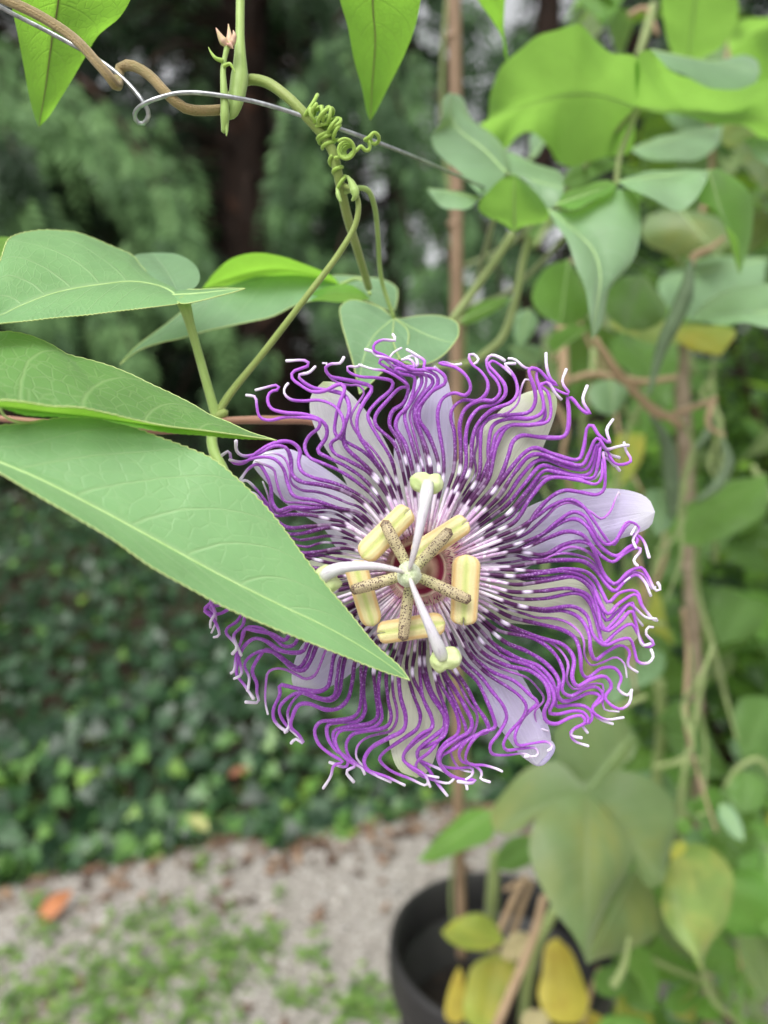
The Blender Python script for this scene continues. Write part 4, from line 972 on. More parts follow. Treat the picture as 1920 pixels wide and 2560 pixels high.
M['bean_mottle'] = leaf_mat('bean_leaf_mottled', (0.21, 0.32, 0.08), (0.36, 0.44, 0.15), (0.38, 0.50, 0.07), tr=0.35, rough=0.45, obj_scale=70, yellow=(0.40, 0.42, 0.10), yamt=0.22, net=0.05, vstr=.3)
M['yellow'] = leaf_mat('yellow_leaf', (0.58, 0.50, 0.07), (0.64, 0.58, 0.20), (0.70, 0.60, 0.06), tr=0.35, rough=0.5, obj_scale=40, yellow=(0.40, 0.24, 0.03), yamt=0.12, net=0.1, vstr=.3)
M['yellowgreen'] = leaf_mat('yellow_green_leaf', (0.30, 0.38, 0.06), (0.42, 0.46, 0.12), (0.46, 0.56, 0.05), tr=0.35, rough=0.5, obj_scale=40, yellow=(0.48, 0.42, 0.05), yamt=0.25, net=0.1, vstr=.3)
M['tan'] = leaf_mat('dry_leaf', (0.52, 0.45, 0.24), (0.56, 0.50, 0.30), (0.40, 0.30, 0.14), tr=0.25, rough=0.65, obj_scale=40, net=0.2, vstr=.3)
M['bstem'] = stem_mat('bean_stem', [(0.25, (0.16, 0.22, 0.07)), (0.5, (0.26, 0.33, 0.12)), (0.8, (0.36, 0.40, 0.20))], 0.55, 80)
M['drystem'] = stem_mat('dry_stem', [(0.25, (0.22, 0.14, 0.08)), (0.5, (0.40, 0.28, 0.17)), (0.8, (0.52, 0.40, 0.26))], 0.7, 80)
M['pod'] = leaf_mat('bean_pod', (0.13, 0.20, 0.10), (0.22, 0.28, 0.16), (0.2, 0.3, 0.1), tr=0.1, rough=0.5, obj_scale=60, net=0.1)

climber = thing('bean_vine', 'tall climbing bean vine with broad backlit leaves and hanging pods beside the cane', 'vine', P(1760, 2300, .72))
lower = thing('yellowing_bean_plant', 'bean plant with large drooping spotted leaves turning yellow below the flower', 'plant', P(1450, 2560, .60))
potted = thing('potted_plant', 'withering plant with yellow leaves and dry stalks growing in the black pot', 'plant', pc + np.array([0.02, 0.0, .213]))
r6 = crop(960, 1900, .5787); r7 = crop(1250, 900, .4748); r8 = crop(1250, 560, .4039); r9 = crop(1250, 1700, .4039)

def bl(parent, tf, base, tip, left, right, mat, db, dt, dl=0.0, dr=0.0, mid=None, bulge=.04, wavy=.02, n=30):
    return leaf(parent, [dict(flat(base, tip, left, right, db, dt, dl, dr, tf=tf, mid=mid), n=n, m=6, bulge=bulge, wavy=wavy)], mat, midrib=M['midrib'] if mat in (M['bean_pale'], M['bean_lit'], M['bean_dull']) else None, mr=.00042)

# upper cluster: undersides painted as lit through
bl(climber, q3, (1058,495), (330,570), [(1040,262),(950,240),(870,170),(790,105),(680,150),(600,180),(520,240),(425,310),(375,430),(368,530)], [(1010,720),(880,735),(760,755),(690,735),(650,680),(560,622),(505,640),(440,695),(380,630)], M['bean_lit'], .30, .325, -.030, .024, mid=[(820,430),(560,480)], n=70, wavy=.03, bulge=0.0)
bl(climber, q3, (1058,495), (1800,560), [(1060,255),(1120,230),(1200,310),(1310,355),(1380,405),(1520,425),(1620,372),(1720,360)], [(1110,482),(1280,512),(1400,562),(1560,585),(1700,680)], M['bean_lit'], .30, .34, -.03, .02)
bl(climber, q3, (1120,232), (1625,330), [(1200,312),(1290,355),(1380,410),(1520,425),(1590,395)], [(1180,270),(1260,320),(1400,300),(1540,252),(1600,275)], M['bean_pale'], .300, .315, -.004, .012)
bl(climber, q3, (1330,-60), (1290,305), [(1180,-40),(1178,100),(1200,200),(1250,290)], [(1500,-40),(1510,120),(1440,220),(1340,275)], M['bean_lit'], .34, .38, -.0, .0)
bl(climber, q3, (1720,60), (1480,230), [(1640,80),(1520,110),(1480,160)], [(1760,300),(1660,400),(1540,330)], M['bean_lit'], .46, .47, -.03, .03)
bl(climber, q3, (455,800), (190,428), [(340,905),(215,775),(112,660),(108,620),(150,565),(158,470)], [(460,700),(430,670),(350,590),(290,530),(245,450)], M['bean_pale'], .262, .272, -.012, .012, mid=[(350,690),(220,580)])
bl(climber, q3, (455,800), (720,870), [(450,705),(560,735),(690,790)], [(540,830),(600,920),(640,962),(700,930)], M['bean_pale'], .272, .268, .018, -.002)
bl(climber, q3, (490,1072), (490,803), [(440,1032),(330,972),(335,925),(400,850),(440,820)], [(530,1042),(640,1022),(650,980),(600,900),(540,840)], M['bean_lit'], .262, .240, -.002, .004, bulge=.07)
bl(climber, q3, (335,915), (92,868), [(250,972),(150,945),(105,905)], [(250,895),(180,890)], M['bean_pale'], .255, .262, -.008, .012)
bl(climber, q3, (640,965), (848,1562), [(700,1060),(750,1160),(790,1260),(820,1360),(838,1460)], [(780,970),(960,862),(1040,892),(1070,1040),(1050,1180),(1000,1255),(930,1330),(895,1500)], M['bean_pale'], .262, .236, -.006, .006, mid=[(760,1060),(850,1150),(885,1260),(870,1420)])
bl(climber, q3, (680,945), (965,848), [(720,892),(820,855),(920,830)], [(760,962),(880,912),(950,870)], M['bean_lit'], .262, .270, .004, -.01)
bl(climber, q3, (965,838), (1385,785), [(1050,885),(1180,952),(1250,966),(1330,910),(1370,850)], [(1060,812),(1150,800),(1280,795)], M['bean_pale'], .27, .28, -.02, .012)
bl(climber, q3, (1385,785), (1528,1268), [(1340,920),(1400,965),(1450,1020),(1500,1080),(1522,1140)], [(1440,780),(1540,850),(1592,945),(1592,1040),(1572,1130)], M['bean_lit'], .28, .30, -.004, .01)
bl(climber, q3, (555,740), (705,570), [(565,690),(562,630),(620,580)], [(595,720),(640,650),(700,600)], M['bean_pale'], .40, .41)
# second layer
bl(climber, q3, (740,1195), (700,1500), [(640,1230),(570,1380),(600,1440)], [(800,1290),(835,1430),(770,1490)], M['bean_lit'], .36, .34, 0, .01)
bl(climber, q3, (1080,1270), (1000,1520), [(980,1280),(915,1360),(910,1440)], [(1110,1295),(1175,1380),(1185,1465),(1100,1520)], M['bean'], .36, .34, -.01, .01)
bl(climber, q3, (960,1440), (1430,1640), [(930,1500),(1060,1565),(1250,1592)], [(1180,1475),(1300,1515),(1505,1520)], M['bean_mottle'], .40, .39, -.01, .02)
bl(climber, q3, (1250,1500), (1440,1640), [(1240,1560),(1300,1610)], [(1360,1500),(1510,1525)], M['yellowgreen'], .385, .38)
bl(climber, q3, (225,1485), (485,1365), [(300,1410),(400,1375)], [(270,1495),(400,1435)], M['bean_lit'], .34, .37)
bl(climber, q3, (1800,1420), (1285,1482), [(1659,1308),(1500,1318),(1400,1380)], [(1700,1500),(1500,1492),(1380,1486)], M['bean_pale'], .30, .33, .03, -.01)
bl(climber, q3, (1659,1190), (1150,1300), [(1500,1180),(1320,1200),(1200,1250)], [(1600,1420),(1400,1480),(1250,1450),(1170,1390)], M['bean_pale'], .48, .46, .02, -.01)
bl(climber, q3, (1250,960), (1430,1180), [(1100,1000),(1080,1100),(1250,1180)], [(1420,1000),(1500,1080)], M['bean_dull'], .46, .45, .01, .01)
bl(climber, q3, (1050,560), (690,700), [(900,720),(780,760)], [(1000,640),(880,640)], M['bean_lit'], .34, .36)
bl(climber, q3, (1020,690), (1450,580), [(1100,730),(1300,740),(1420,680)], [(1150,640),(1300,600)], M['bean_pale'], .36, .40, -.02, .02)
bl(climber, q3, (1440,640), (1620,520), [(1480,680),(1600,620)], [(1450,580),(1520,530)], M['bean_mottle'], .5, .5)
bl(climber, q3, (1750,760), (1540,640), [(1659,770),(1590,700)], [(1720,650),(1640,630)], M['bean_pale'], .33, .34, -.01, .01)
bl(climber, q3, (1000,760), (700,850), [(900,800),(780,870)], [(900,720),(760,760)], M['bean'], .36, .35)
bl(climber, q3, (560,1420), (510,1600), [(500,1450),(490,1560)], [(600,1470),(560,1560)], M['bean_pale'], .40, .40)
# right of the flower
bl(climber, r8, (690,960), (700,1190), [(590,980),(545,1040),(590,1150)], [(780,1010),(790,1060),(740,1140)], M['bean_pale'], .44, .43)
bl(climber, r8, (60,760), (250,860), [(150,740),(260,780)], [(90,860),(180,890)], M['bean_pale'], .42, .43)
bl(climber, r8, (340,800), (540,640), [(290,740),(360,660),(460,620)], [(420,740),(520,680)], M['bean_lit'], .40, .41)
bl(climber, r8, (900,1300), (720,1640), [(740,1300),(700,1480)], [(890,1420),(820,1560)], M['yellowgreen'], .55, .52)
bl(climber, r7, (860,680), (830,930), [(770,690),(760,800)], [(930,720),(910,860)], M['bean_pale'], .46, .45)
bl(climber, r7, (1411,600), (900,960), [(1200,640),(1000,740),(880,860)], [(1400,800),(1200,920),(1050,980)], M['bean'], .55, .52, .02, -.02)
bl(climber, r7, (1300,1250), (1150,1500), [(1160,1200),(1110,1320)], [(1411,1300),(1330,1450)], M['bean'], .60, .58)
bl(climber, r9, (1659,100), (1500,480), [(1480,120),(1450,320)], [(1750,250),(1700,420)], M['bean'], .60, .58)
bl(climber, r9, (1520,560), (1500,830), [(1440,600),(1420,740)], [(1640,620),(1620,780)], M['bean'], .52, .5)

# lower right: broad three-lobed blades
lb = [dict(flat((545,690), (540,1760), [(430,700),(240,820),(180,1010),(210,1160),(270,1320),(350,1450),(440,1560),(500,1660)], [(720,760),(800,930),(815,1100),(770,1230),(680,1370),(600,1530),(560,1640)], .46, .40, -.004, .012, tf=r9, mid=[(540,1000),(540,1400)]), n=36, m=7, bulge=.05, wavy=.02),
      dict(flat((545,690), (-40,930), [(350,500),(150,560),(20,700),(-60,820)], [(420,760),(250,830),(120,930),(40,960)], .46, .47, .01, -.004, tf=r9), n=26, m=6, bulge=.04),
      dict(flat((545,690), (1020,1250), [(640,760),(760,1000),(830,1150),(930,1290)], [(700,560),(900,600),(1040,700),(1090,850),(1070,1000),(1040,1120)], .46, .45, .0, .01, tf=r9), n=30, m=6, bulge=.04, wavy=.02)]
leaf(lower, lb, M['bean_dull'])
bl(lower, r9, (545,680), (830,330), [(420,640),(340,480),(330,330),(420,220),(560,100),(700,150)], [(580,690),(700,590),(820,480),(850,400)], M['bean_dull'], .475, .50, .005, -.01)
bl(lower, r9, (840,1160), (540,1760), [(780,1230),(680,1380),(580,1560)], [(900,1220),(960,1330),(1000,1490),(930,1600),(760,1690),(640,1720)], M['bean_dull'], .50, .45, .0, .01)
bl(lower, r9, (1080,1060), (1240,1790), [(1030,1180),(1000,1330),(1020,1480),(1090,1600),(1190,1700)], [(1200,1010),(1350,1060),(1430,1180),(1440,1320),(1400,1500),(1310,1620),(1270,1700)], M['bean_mottle'], .50, .45, 0, .01)
bl(lower, r9, (1659,1060), (1659,1420), [(1560,1060),(1470,1110),(1480,1190),(1560,1330)], [(1760,1150),(1750,1300)], M['bean_lit'], .54, .52)
bl(lower, r9, (1560,1400), (1620,1880), [(1470,1420),(1470,1560),(1500,1850)], [(1760,1420),(1740,1600),(1720,1860)], M['tan'], .56, .54)
bl(lower, r9, (1130,990), (1060,1110), [(1070,1010),(1050,1060)], [(1160,1030),(1110,1090)], M['yellowgreen'], .47, .465)
bl(lower, r9, (1360,760), (1510,1000), [(1350,840),(1430,960)], [(1430,780),(1500,900)], M['bean_pale'], .50, .48)
bl(lower, r9, (1100,860), (1180,940), [(1090,900),(1130,960)], [(1160,860),(1190,900)], M['bean_lit'], .5, .5)
bl(lower, r9, (700,1760), (620,1950), [(600,1800),(580,1900)], [(800,1800),(800,1900),(720,1970)], M['bean'], .60, .58)
bl(lower, r9, (880,1830), (900,2070), [(790,1880),(780,2000)], [(960,1880),(960,2010)], M['bean'], .62, .60)
bl(lower, r9, (1230,1900), (1010,2020), [(1150,1880),(1050,1940)], [(1220,1990),(1110,2070)], M['bean_lit'], .60, .58)
bl(lower, r9, (1350,1950), (1240,2100), [(1240,1960),(1210,2040)], [(1400,2020),(1330,2110)], M['bean_lit'], .60, .58)
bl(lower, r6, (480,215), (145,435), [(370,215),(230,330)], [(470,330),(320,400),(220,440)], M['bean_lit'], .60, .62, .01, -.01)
bl(lower, r6, (660,330), (480,470), [(560,330),(490,400)], [(650,430),(560,480)], M['bean'], .62, .62)
# stems
def bs(parent, tf, pts, w, d, mat=None, name='stem'):
    p3 = [(q[0], q[1], d + (q[2] if len(q) > 2 else 0)) for q in tf(pts)]
    return st(name, p3, w, mat or M['bstem'], n=8, parent=parent)
bs(climber, q3, [(200,1480),(330,1300),(480,1080)], [20,21,24], .27)
bs(climber, q3, [(330,1650),(430,1560),(490,1400),(530,1200),(560,1090)], [21,21,20,20,20], .29)
bs(climber, q3, [(120,1690),(250,1680),(330,1650)], [14,16,18], .29)
bs(climber, q3, [(1060,500),(1020,600),(975,720),(960,830)], [14,14,14,14], .30)
bs(climber, q3, [(860,1560),(960,1700),(1080,1840),(1260,1960)], [16,18,18,18], .42, M['drystem'])
bs(climber, r8, [(440,965),(560,930),(720,950),(900,975),(1090,950)], [16,18,18,16,14], .46, M['drystem'])
bs(climber, r8, [(590,710),(720,930),(850,1060),(990,1190),(1150,1150),(1340,1080)], [16,18,18,18,16,12], .44, M['drystem'])
bs(climber, r8, [(1180,250),(1200,200),(1300,150),(1390,80)], [20,18,14,8], .40, M['drystem'])
bs(climber, r8, [(900,0),(1020,120),(1150,300)], [16,14,12], .48)
bs(climber, r8, [(1320,1080),(1290,1250),(1390,1310)], [16,14,8], .47, M['drystem'])
bs(climber, r8, [(380,600),(390,800),(400,1000)], [28,26,26], .5, M['drystem'])
bs(climber, r9, [(950,540),(1100,510),(1240,490)], [16,16,12], .58)
bs(climber, r9, [(1360,760),(1420,620),(1480,540),(1600,490),(1700,620)], [14,14,14,14,12], .55)
bs(climber, r9, [(1120,880),(1180,780),(1250,720)], [14,12,10], .55)
bs(climber, r9, [(980,0),(1000,300),(970,600),(1000,900)], [30,28,28,24], .7)
bs(climber, q3, [(1130,20),(1100,140),(1060,260)], [20,22,16], .45, M['bean_pale'] and M['bstem'])
bs(climber, q3, [(1020,70),(1090,40),(1150,160)], [14,14,10], .45, M['drystem'])
bs(lower, r9, [(545,690),(560,400),(700,200),(900,100)], [14,16,16,16], .50)
bs(lower, r9, [(840,1160),(900,1000),(1080,900),(1280,820)], [10,12,12,12], .52)
bs(lower, r9, [(700,1890),(760,1780),(800,1600)], [22,18,12], .46, M['bstem'])
bs(lower, r9, [(850,1680),(1050,1780),(1280,1880),(1500,2050)], [14,16,16,16], .60)
bs(lower, r9, [(1500,2130),(1300,1950),(1130,1000),(1080,1060)], [16,14,8,8], .55)
# hanging pods
def pod(tf, pts, w, d): return bs(climber, tf, pts, w, d, M['pod'], 'pod')
pod(q3, [(1300,1200),(1285,1330),(1240,1450),(1170,1600),(1110,1820)], [12,44,40,26,8], .34)
pod(r8, [(930,1190),(990,1270),(1040,1400),(1060,1550),(1070,1800)], [10,30,40,40,20], .45)
pod(r8, [(1380,1330),(1410,1480),(1340,1620),(1210,1720)], [10,30,28,8], .50)
pod(r8, [(1290,1180),(1290,1280),(1180,1420)], [12,24,8], .50)

# plant in the pot
bl(potted, r6, (520,785), (248,742), [(480,705),(400,660),(300,695)], [(430,825),(330,810),(280,785)], M['yellowgreen'], .58, .57, .01, -.015)
bl(potted, r6, (745,765), (760,1140), [(700,800),(680,930),(665,1020),(700,1110)], [(810,830),(860,960),(885,1040),(850,1130)], M['yellow'], .60, .57, 0, .004)
bl(potted, r6, (480,830), (430,1180), [(380,890),(350,1000),(350,1120)], [(560,860),(570,960),(510,1100)], M['yellowgreen'], .60, .58, .0, -.004)
bl(potted, r6, (325,890), (300,1140), [(290,960),(265,1110)], [(345,950),(345,1120)], M['yellow'], .61, .60)
bl(potted, r6, (640,760), (500,850), [(580,740),(510,800)], [(640,840),(560,870)], M['tan'], .585, .58)
bl(potted, r6, (690,1080), (600,1180), [(620,1080),(590,1130)], [(720,1140),(680,1180)], M['tan'], .57, .56)
bl(potted, r6, (880,1080), (930,1180), [(850,1110),(870,1170)], [(940,1110),(950,1150)], M['yellow'], .60, .60)
for pts, w, d in (([(610,500),(560,600),(500,740),(470,850,.03)], [14,17,18,16], .63), ([(640,520),(600,620),(555,750),(520,900,.03)], [14,17,18,16], .64), ([(690,590),(660,720),(600,880),(540,1020),(480,1160)], [20,24,24,24,24], .57), ([(520,560),(580,530),(640,520)], [10,14,10], .635)):
    bs(potted, r6, pts, w, d, M['drystem'], 'dry_stalk')
bs(potted, r6, [(480,400),(470,560),(460,760,.03)], [30,34,30], .66, M['bstem'], 'stem')
bs(potted, r6, [(740,640),(660,800),(620,960),(600,1140)], [28,30,30,30], .62, M['bstem'], 'stem')
bs(potted, r6, [(930,900),(900,980),(860,1140)], [10,12,12], .60, M['drystem'], 'dry_stalk')

# --- filler foliage further back: shared blades, each leaf its own part
def heart_mesh(name, mat, seed):
    n, m = 12, 4
    r = random.Random(seed)
    V, U = [], []
    for i in range(n):
        s = i / (n - 1)
        w = 0.46 * (math.sin(math.pi * min(1, s * 1.02) ** 0.62)) ** 0.85 * (1.08 - 0.35 * s) if 0 < i < n - 1 else 0.0
        for j in range(-m, m + 1):
            t = j / m
            back = -0.14 * abs(t) * math.exp(-(s / .14) ** 2)
            V.append((t * w, s + back, -0.22 * s * s + 0.10 * abs(t) * w * 2 - 0.04 * math.sin(s * 9 + seed + j)))
            U.append((.5 + .5 * t, s))
    k = 2 * m + 1
    Fs = [(i * k + j, i * k + j + 1, (i + 1) * k + j + 1, (i + 1) * k + j) for i in range(n - 1) for j in range(k - 1)]
    return mesh_data(name, V, Fs, U, True, [mat])
HM = [heart_mesh('leaf', M[k], i) for i, k in enumerate(('bean', 'bean', 'bean_pale', 'bean_lit', 'bean_dull', 'yellowgreen'))]
fr = random.Random(21)
def filler(parent, n, ur, vr, dr, sz, weights):
    base = world_loc(parent)
    for _ in range(n):
        u, v, d = fr.uniform(*ur), fr.uniform(*vr), fr.uniform(*dr)
        p = P(u, v, d)
        if p[2] < 0.04: continue
        o = bpy.data.objects.new('leaf', HM[fr.choices(range(6), weights)[0]]); C.objects.link(o); o.parent = parent
        az = fr.uniform(0, 2 * math.pi); dn = fr.uniform(-1.5, -0.1)
        yv = Vector((math.cos(az), math.sin(az) - .3, dn)).normalized()
        zv = Vector((fr.uniform(-.5, .5), fr.uniform(-.9, .1), 1.0)); zv = (zv - yv * zv.dot(yv)).normalized()
        xv = yv.cross(zv)
        s = fr.uniform(*sz)
        mt = Matrix((xv, yv, zv)).transposed()
        o.rotation_euler = mt.to_euler(); o.scale = (s, s, s)
        o.location = p - base
filler(climber, 80, (1380, 2150), (-150, 900), (.5, .95), (.05, .085), (4, 3, 3, 8, 3, .7))
filler(climber, 70, (1480, 2200), (900, 1900), (.6, 1.1), (.05, .08), (7, 5, 1, 5, 3, .6))
filler(lower, 45, (1500, 1960), (1980, 2600), (.50, .66), (.028, .05), (4, 2, 2, 8, 4, 1))
filler(lower, 70, (1400, 2150), (1850, 2600), (.66, 1.0), (.045, .075), (4, 3, 2, 8, 3, .6))

# thin runners and twigs of the climber
tw = random.Random(44)
for k in range(34):
    u, v, d = tw.uniform(1330, 1950), tw.uniform(560, 1700), tw.uniform(.42, .8)
    pts = [(u, v, d)]
    du, dv = tw.uniform(-40, 40), tw.uniform(60, 150) * tw.choice((1, 1, -1))
    for i in range(4):
        u += du + tw.uniform(-45, 45); v += dv + tw.uniform(-40, 40); pts.append((u, v, d + tw.uniform(-.02, .02)))
    st('runner', pts, [tw.uniform(8, 16)] * 3 + [4], M['bstem'] if tw.random() < .7 else M['drystem'], n=6, parent=climber)

# main stem of the climber winding up the tan cane
ca, cb = P(1128, -420, .50), P(1152, 2390, .672)
hp = []
for i in range(90):
    s_ = i / 89; c_ = cb + (ca - cb) * (s_ * .98 + .01); a_ = s_ * 2 * math.pi * 2.6 + 2.2
    hp.append(c_ + np.array([math.cos(a_), math.sin(a_) + 1.2, 0]) * .0072)
tube('stem', np.array(hp), .0016, M['bstem'], climber, 6, raw=True)
for e in ((1058, 495, .30, q3), (455, 800, .27, q3), (965, 838, .27, q3)):
    u_, v_ = e[3]([(e[0], e[1])])[0]
    t_ = P(u_, v_, e[2]); h_ = min(hp, key=lambda q: abs(q[2] - t_[2] + .02))
    tube('petiole', np.array([h_, h_ * .5 + t_ * .5 + np.array([0, .02, -.012]), t_]), [.0014, .0012, .001], M['bstem'], climber, 6)
# ------------------------------------------------------------------ ground, ivy bed, conifers, shrubs
def ground_mat():
    b = N('ground_soil'); t = b.n('TexCoord'); ob = t.outputs['Object']
    n1 = b.noise(ob, 0.8, 5.0); n2 = b.noise(ob, 18, 5.0)
    col = b.mix(b.step(n1.outputs['Fac'], .4, .65), (0.055, 0.042, 0.028), (0.045, 0.065, 0.025))
    col = b.mix(b.math('MULTIPLY', n2.outputs['Fac'], .7), col, (0.10, 0.075, 0.05))
    return b.done(b.pbr(col, .95, .2, b.bump(n2.outputs['Fac'], .6, .02)))
def structure(o): o['kind'] = 'structure'; return o
S = 120.0
structure(add('ground', [(-S, -S, -.012), (S, -S, -.012), (S, S, -.012), (-S, S, -.012)], [(0, 1, 2, 3)], ground_mat(), smooth=False, org=(0, 0, 0)))

b = N('gravel_path'); t = b.n('TexCoord'); ob = t.outputs['Object']
v1 = b.vor(ob, 95); n1 = b.noise(ob, 3.0, 5.0); n2 = b.noise(ob, 160, 3.0)
col = b.ramp(b.math('ADD', b.math('MULTIPLY', v1.outputs['Color'], .5), b.math('MULTIPLY', n2.outputs['Fac'], .4)), [(0.2, (0.20, 0.18, 0.16)), (0.55, (0.35, 0.325, 0.295)), (0.85, (0.47, 0.445, 0.41))])
col = b.mix(b.math('MULTIPLY', b.step(n1.outputs['Fac'], .52, .72), .3), col, (0.26, 0.19, 0.13))
M['gravel'] = b.done(b.pbr(col, .85, .25, b.bump(v1.outputs['Distance'], .8, .006)))
# path: a gently uneven sheet in front of the ivy
def path_h(x, y): return 0.012 * mnoise.noise(Vector((x * 1.3, y * 1.3, 0))) + 0.006 * mnoise.noise(Vector((x * 5, y * 5, 3)))
E0, E1 = ground(0, 2190), ground(1000, 2040)
def edge_y(x):                                # front edge of the ivy bed
    s = (x - E0[0]) / (E1[0] - E0[0])
    return E0[1] + (E1[1] - E0[1]) * s + 0.05 * mnoise.noise(Vector((x * 4, 0.3, 0))) + 0.03 * mnoise.noise(Vector((x * 13, 2.3, 0)))
V, U, Fs = [], [], []
nx, ny = 90, 60
for j in range(ny):
    for i in range(nx):
        x = -5 + 9.0 * i / (nx - 1); s = j / (ny - 1)
        y = -3 + (edge_y(x) + .25 + 3) * s
        V.append((x, y, path_h(x, y))); U.append((x, y))
for j in range(ny - 1):
    for i in range(nx - 1): Fs.append((j * nx + i, j * nx + i + 1, (j + 1) * nx + i + 1, (j + 1) * nx + i))
structure(add('path', V, Fs, M['gravel'], uvs=U, org=(0, 0, 0)))

# loose stones where the camera can see the path
def rand_mat(name, stops, rough=.8, tr=0.0, back=None, spec=.3, vary=None):
    b = N(name); t, x, y = b.uv()
    nz = b.noise(t.outputs['Object'], vary or 40, 3.0)
    col = b.ramp(b.math('ADD', b.math('MULTIPLY', x, .8), b.math('MULTIPLY', nz.outputs['Fac'], .2)), stops)
    sh = b.pbr(col, rough, spec)
    if tr: sh = b.trans(sh, b.mix(.5, col, back), tr)
    return b.done(sh)
M['stone'] = rand_mat('gravel_stone', [(0.1, (0.30, 0.28, 0.26)), (0.4, (0.38, 0.36, 0.335)), (0.7, (0.44, 0.41, 0.37)), (0.88, (0.50, 0.48, 0.45)), (0.96, (0.34, 0.24, 0.17))])
sr = random.Random(3)
stone_v = [(1, 0, 0), (-1, 0, 0), (0, 1, 0), (0, -1, 0), (0, 0, 1), (.6, .6, .5), (-.6, .6, .5), (-.6, -.6, .5), (.6, -.6, .5)]
stone_f = [(0, 5, 8), (2, 6, 5), (1, 7, 6), (3, 8, 7), (4, 5, 6), (4, 6, 7), (4, 7, 8), (4, 8, 5), (0, 2, 5), (2, 1, 6), (1, 3, 7), (3, 0, 8)]
STF = np.array(stone_f)
g = Geo()
for _ in range(15000):
    x = sr.uniform(-1.0, 0.9); y = sr.uniform(0.45, 1.75)
    if y > edge_y(x) + .08: continue
    s = sr.uniform(.0022, .0055) * (1.7 if sr.random() < .06 else 1)
    a = sr.uniform(0, 6.28); ca, sa = math.cos(a), math.sin(a); kx, kz = sr.uniform(.7, 1.3), sr.uniform(.4, .8)
    z = path_h(x, y)
    Vv = [(x + s * (kx * p[0] * ca - p[1] * sa), y + s * (kx * p[0] * sa + p[1] * ca), z + s * kz * p[2] + s * .1) for p in stone_v]
    c = sr.random()
    g.put(Vv, STF, [(c, 0)] * 9)
o = g.obj('gravel', M['stone'], smooth=False, org=(0, 0, 0)); o['kind'] = 'stuff'; tag(o, 'loose pale grey gravel stones covering the path', 'gravel')

# weeds and thin grass in the gravel
M['weed'] = rand_mat('weed_leaf', [(0.1, (0.09, 0.18, 0.05)), (0.5, (0.17, 0.30, 0.08)), (0.9, (0.28, 0.42, 0.12))], .5, .35, (0.3, 0.5, 0.05))
g = Geo()
def blade(g, p, dirv, L, w, c, bend):
    d = np.array(dirv); d = d / np.linalg.norm(d)
    sd = np.cross(d, (0, 0, 1.0)); sd = sd / (np.linalg.norm(sd) + 1e-9)
    dn = np.array([0, 0, -1.0])
    q = [p - sd * w * .3, p + sd * w * .3, p + d * L * .5 + sd * w * .5 + dn * bend * L * .15, p + d * L * .5 - sd * w * .5 + dn * bend * L * .15, p + d * L + dn * bend * L * .5]
    g.put(q, [(0, 1, 2, 3), (3, 2, 4)], [(c, 0)] * 5)
patches = [(330,2330,.10,260),(430,2350,.12,300),(560,2390,.12,340),(640,2380,.10,260),(480,2290,.06,110),(420,2440,.18,420),(300,2470,.18,420),(160,2480,.16,360),(60,2500,.14,320),(560,2470,.12,240),(120,2350,.07,90),(20,2390,.05,90),(90,2280,.035,80),(780,2400,.05,100),(760,2500,.06,130),(900,2480,.06,130),(930,2540,.07,150),(850,2540,.05,80),(1000,2530,.06,160),(250,2560,.2,420),(60,2580,.16,350),(470,2560,.16,300),(700,2250,.03,40),(500,2190,.06,90),(1060,2540,.05,150)]
for u, v, rad, n in patches:
    c0 = ground(u, v)
    for _ in range(int(n * .19)):
        a = sr.uniform(0, 6.28); rr = rad * abs(sr.gauss(0, .45))
        x, y = c0[0] + rr * math.cos(a), c0[1] + rr * math.sin(a) * .8
        if y > edge_y(x) + .1: continue
        p = np.array([x, y, path_h(x, y)])
        az = sr.uniform(0, 6.28); up = sr.uniform(.25, 1.4)
        if sr.random() < .45: blade(g, p, (math.cos(az), math.sin(az), up), sr.uniform(.02, .05), sr.uniform(.002, .004), sr.random(), sr.uniform(.3, 1.2))
        else: blade(g, p + np.array([0, 0, sr.uniform(.003, .02)]), (math.cos(az), math.sin(az), up * .4), sr.uniform(.010, .022), sr.uniform(.008, .014), sr.random(), .5)
o = g.obj('weeds', M['weed'], org=(0, 0, 0)); o['kind'] = 'stuff'; tag(o, 'patchy low green weeds and thin grass growing in the gravel', 'weeds')

# ivy bed: soil bank plus thousands of lobed leaves
def bank_h(x, y):
    e = max(0.0, y - edge_y(x))
    return 0.11 * (1 - math.exp(-e / .12)) + 0.10 * max(0, e - .3) + 0.05 * mnoise.noise(Vector((x * 2.4, y * 2.4, 5))) * min(1, e / .2)
M['bank'] = noise_mat('bed_soil', [(0.3, (0.022, 0.016, 0.010)), (0.7, (0.07, 0.048, 0.030))], 25, .95, .8, .02)
V, U, Fs = [], [], []
nx, ny = 90, 70
for j in range(ny):
    for i in range(nx):
        x = -6 + 12.0 * i / (nx - 1); s = (j / (ny - 1)) ** 1.7
        y = edge_y(x) - .06 + 7.5 * s
        V.append((x, y, bank_h(x, y) - .035)); U.append((x, y))
for j in range(ny - 1):
    for i in range(nx - 1): Fs.append((j * nx + i, j * nx + i + 1, (j + 1) * nx + i + 1, (j + 1) * nx + i))
structure(add('bank', V, Fs, M['bank'], uvs=U, org=(0, 0, 0)))
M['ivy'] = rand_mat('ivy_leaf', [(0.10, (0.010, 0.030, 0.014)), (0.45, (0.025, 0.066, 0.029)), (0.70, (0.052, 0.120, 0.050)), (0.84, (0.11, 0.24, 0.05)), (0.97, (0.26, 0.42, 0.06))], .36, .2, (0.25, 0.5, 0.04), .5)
ivy2 = [(0, 0), (.34, -.10), (.52, .10), (.30, .30), (.40, .55), (.14, .58), (0, 1.0), (-.14, .58), (-.40, .55), (-.30, .30), (-.52, .10), (-.34, -.10), (0, .34)]
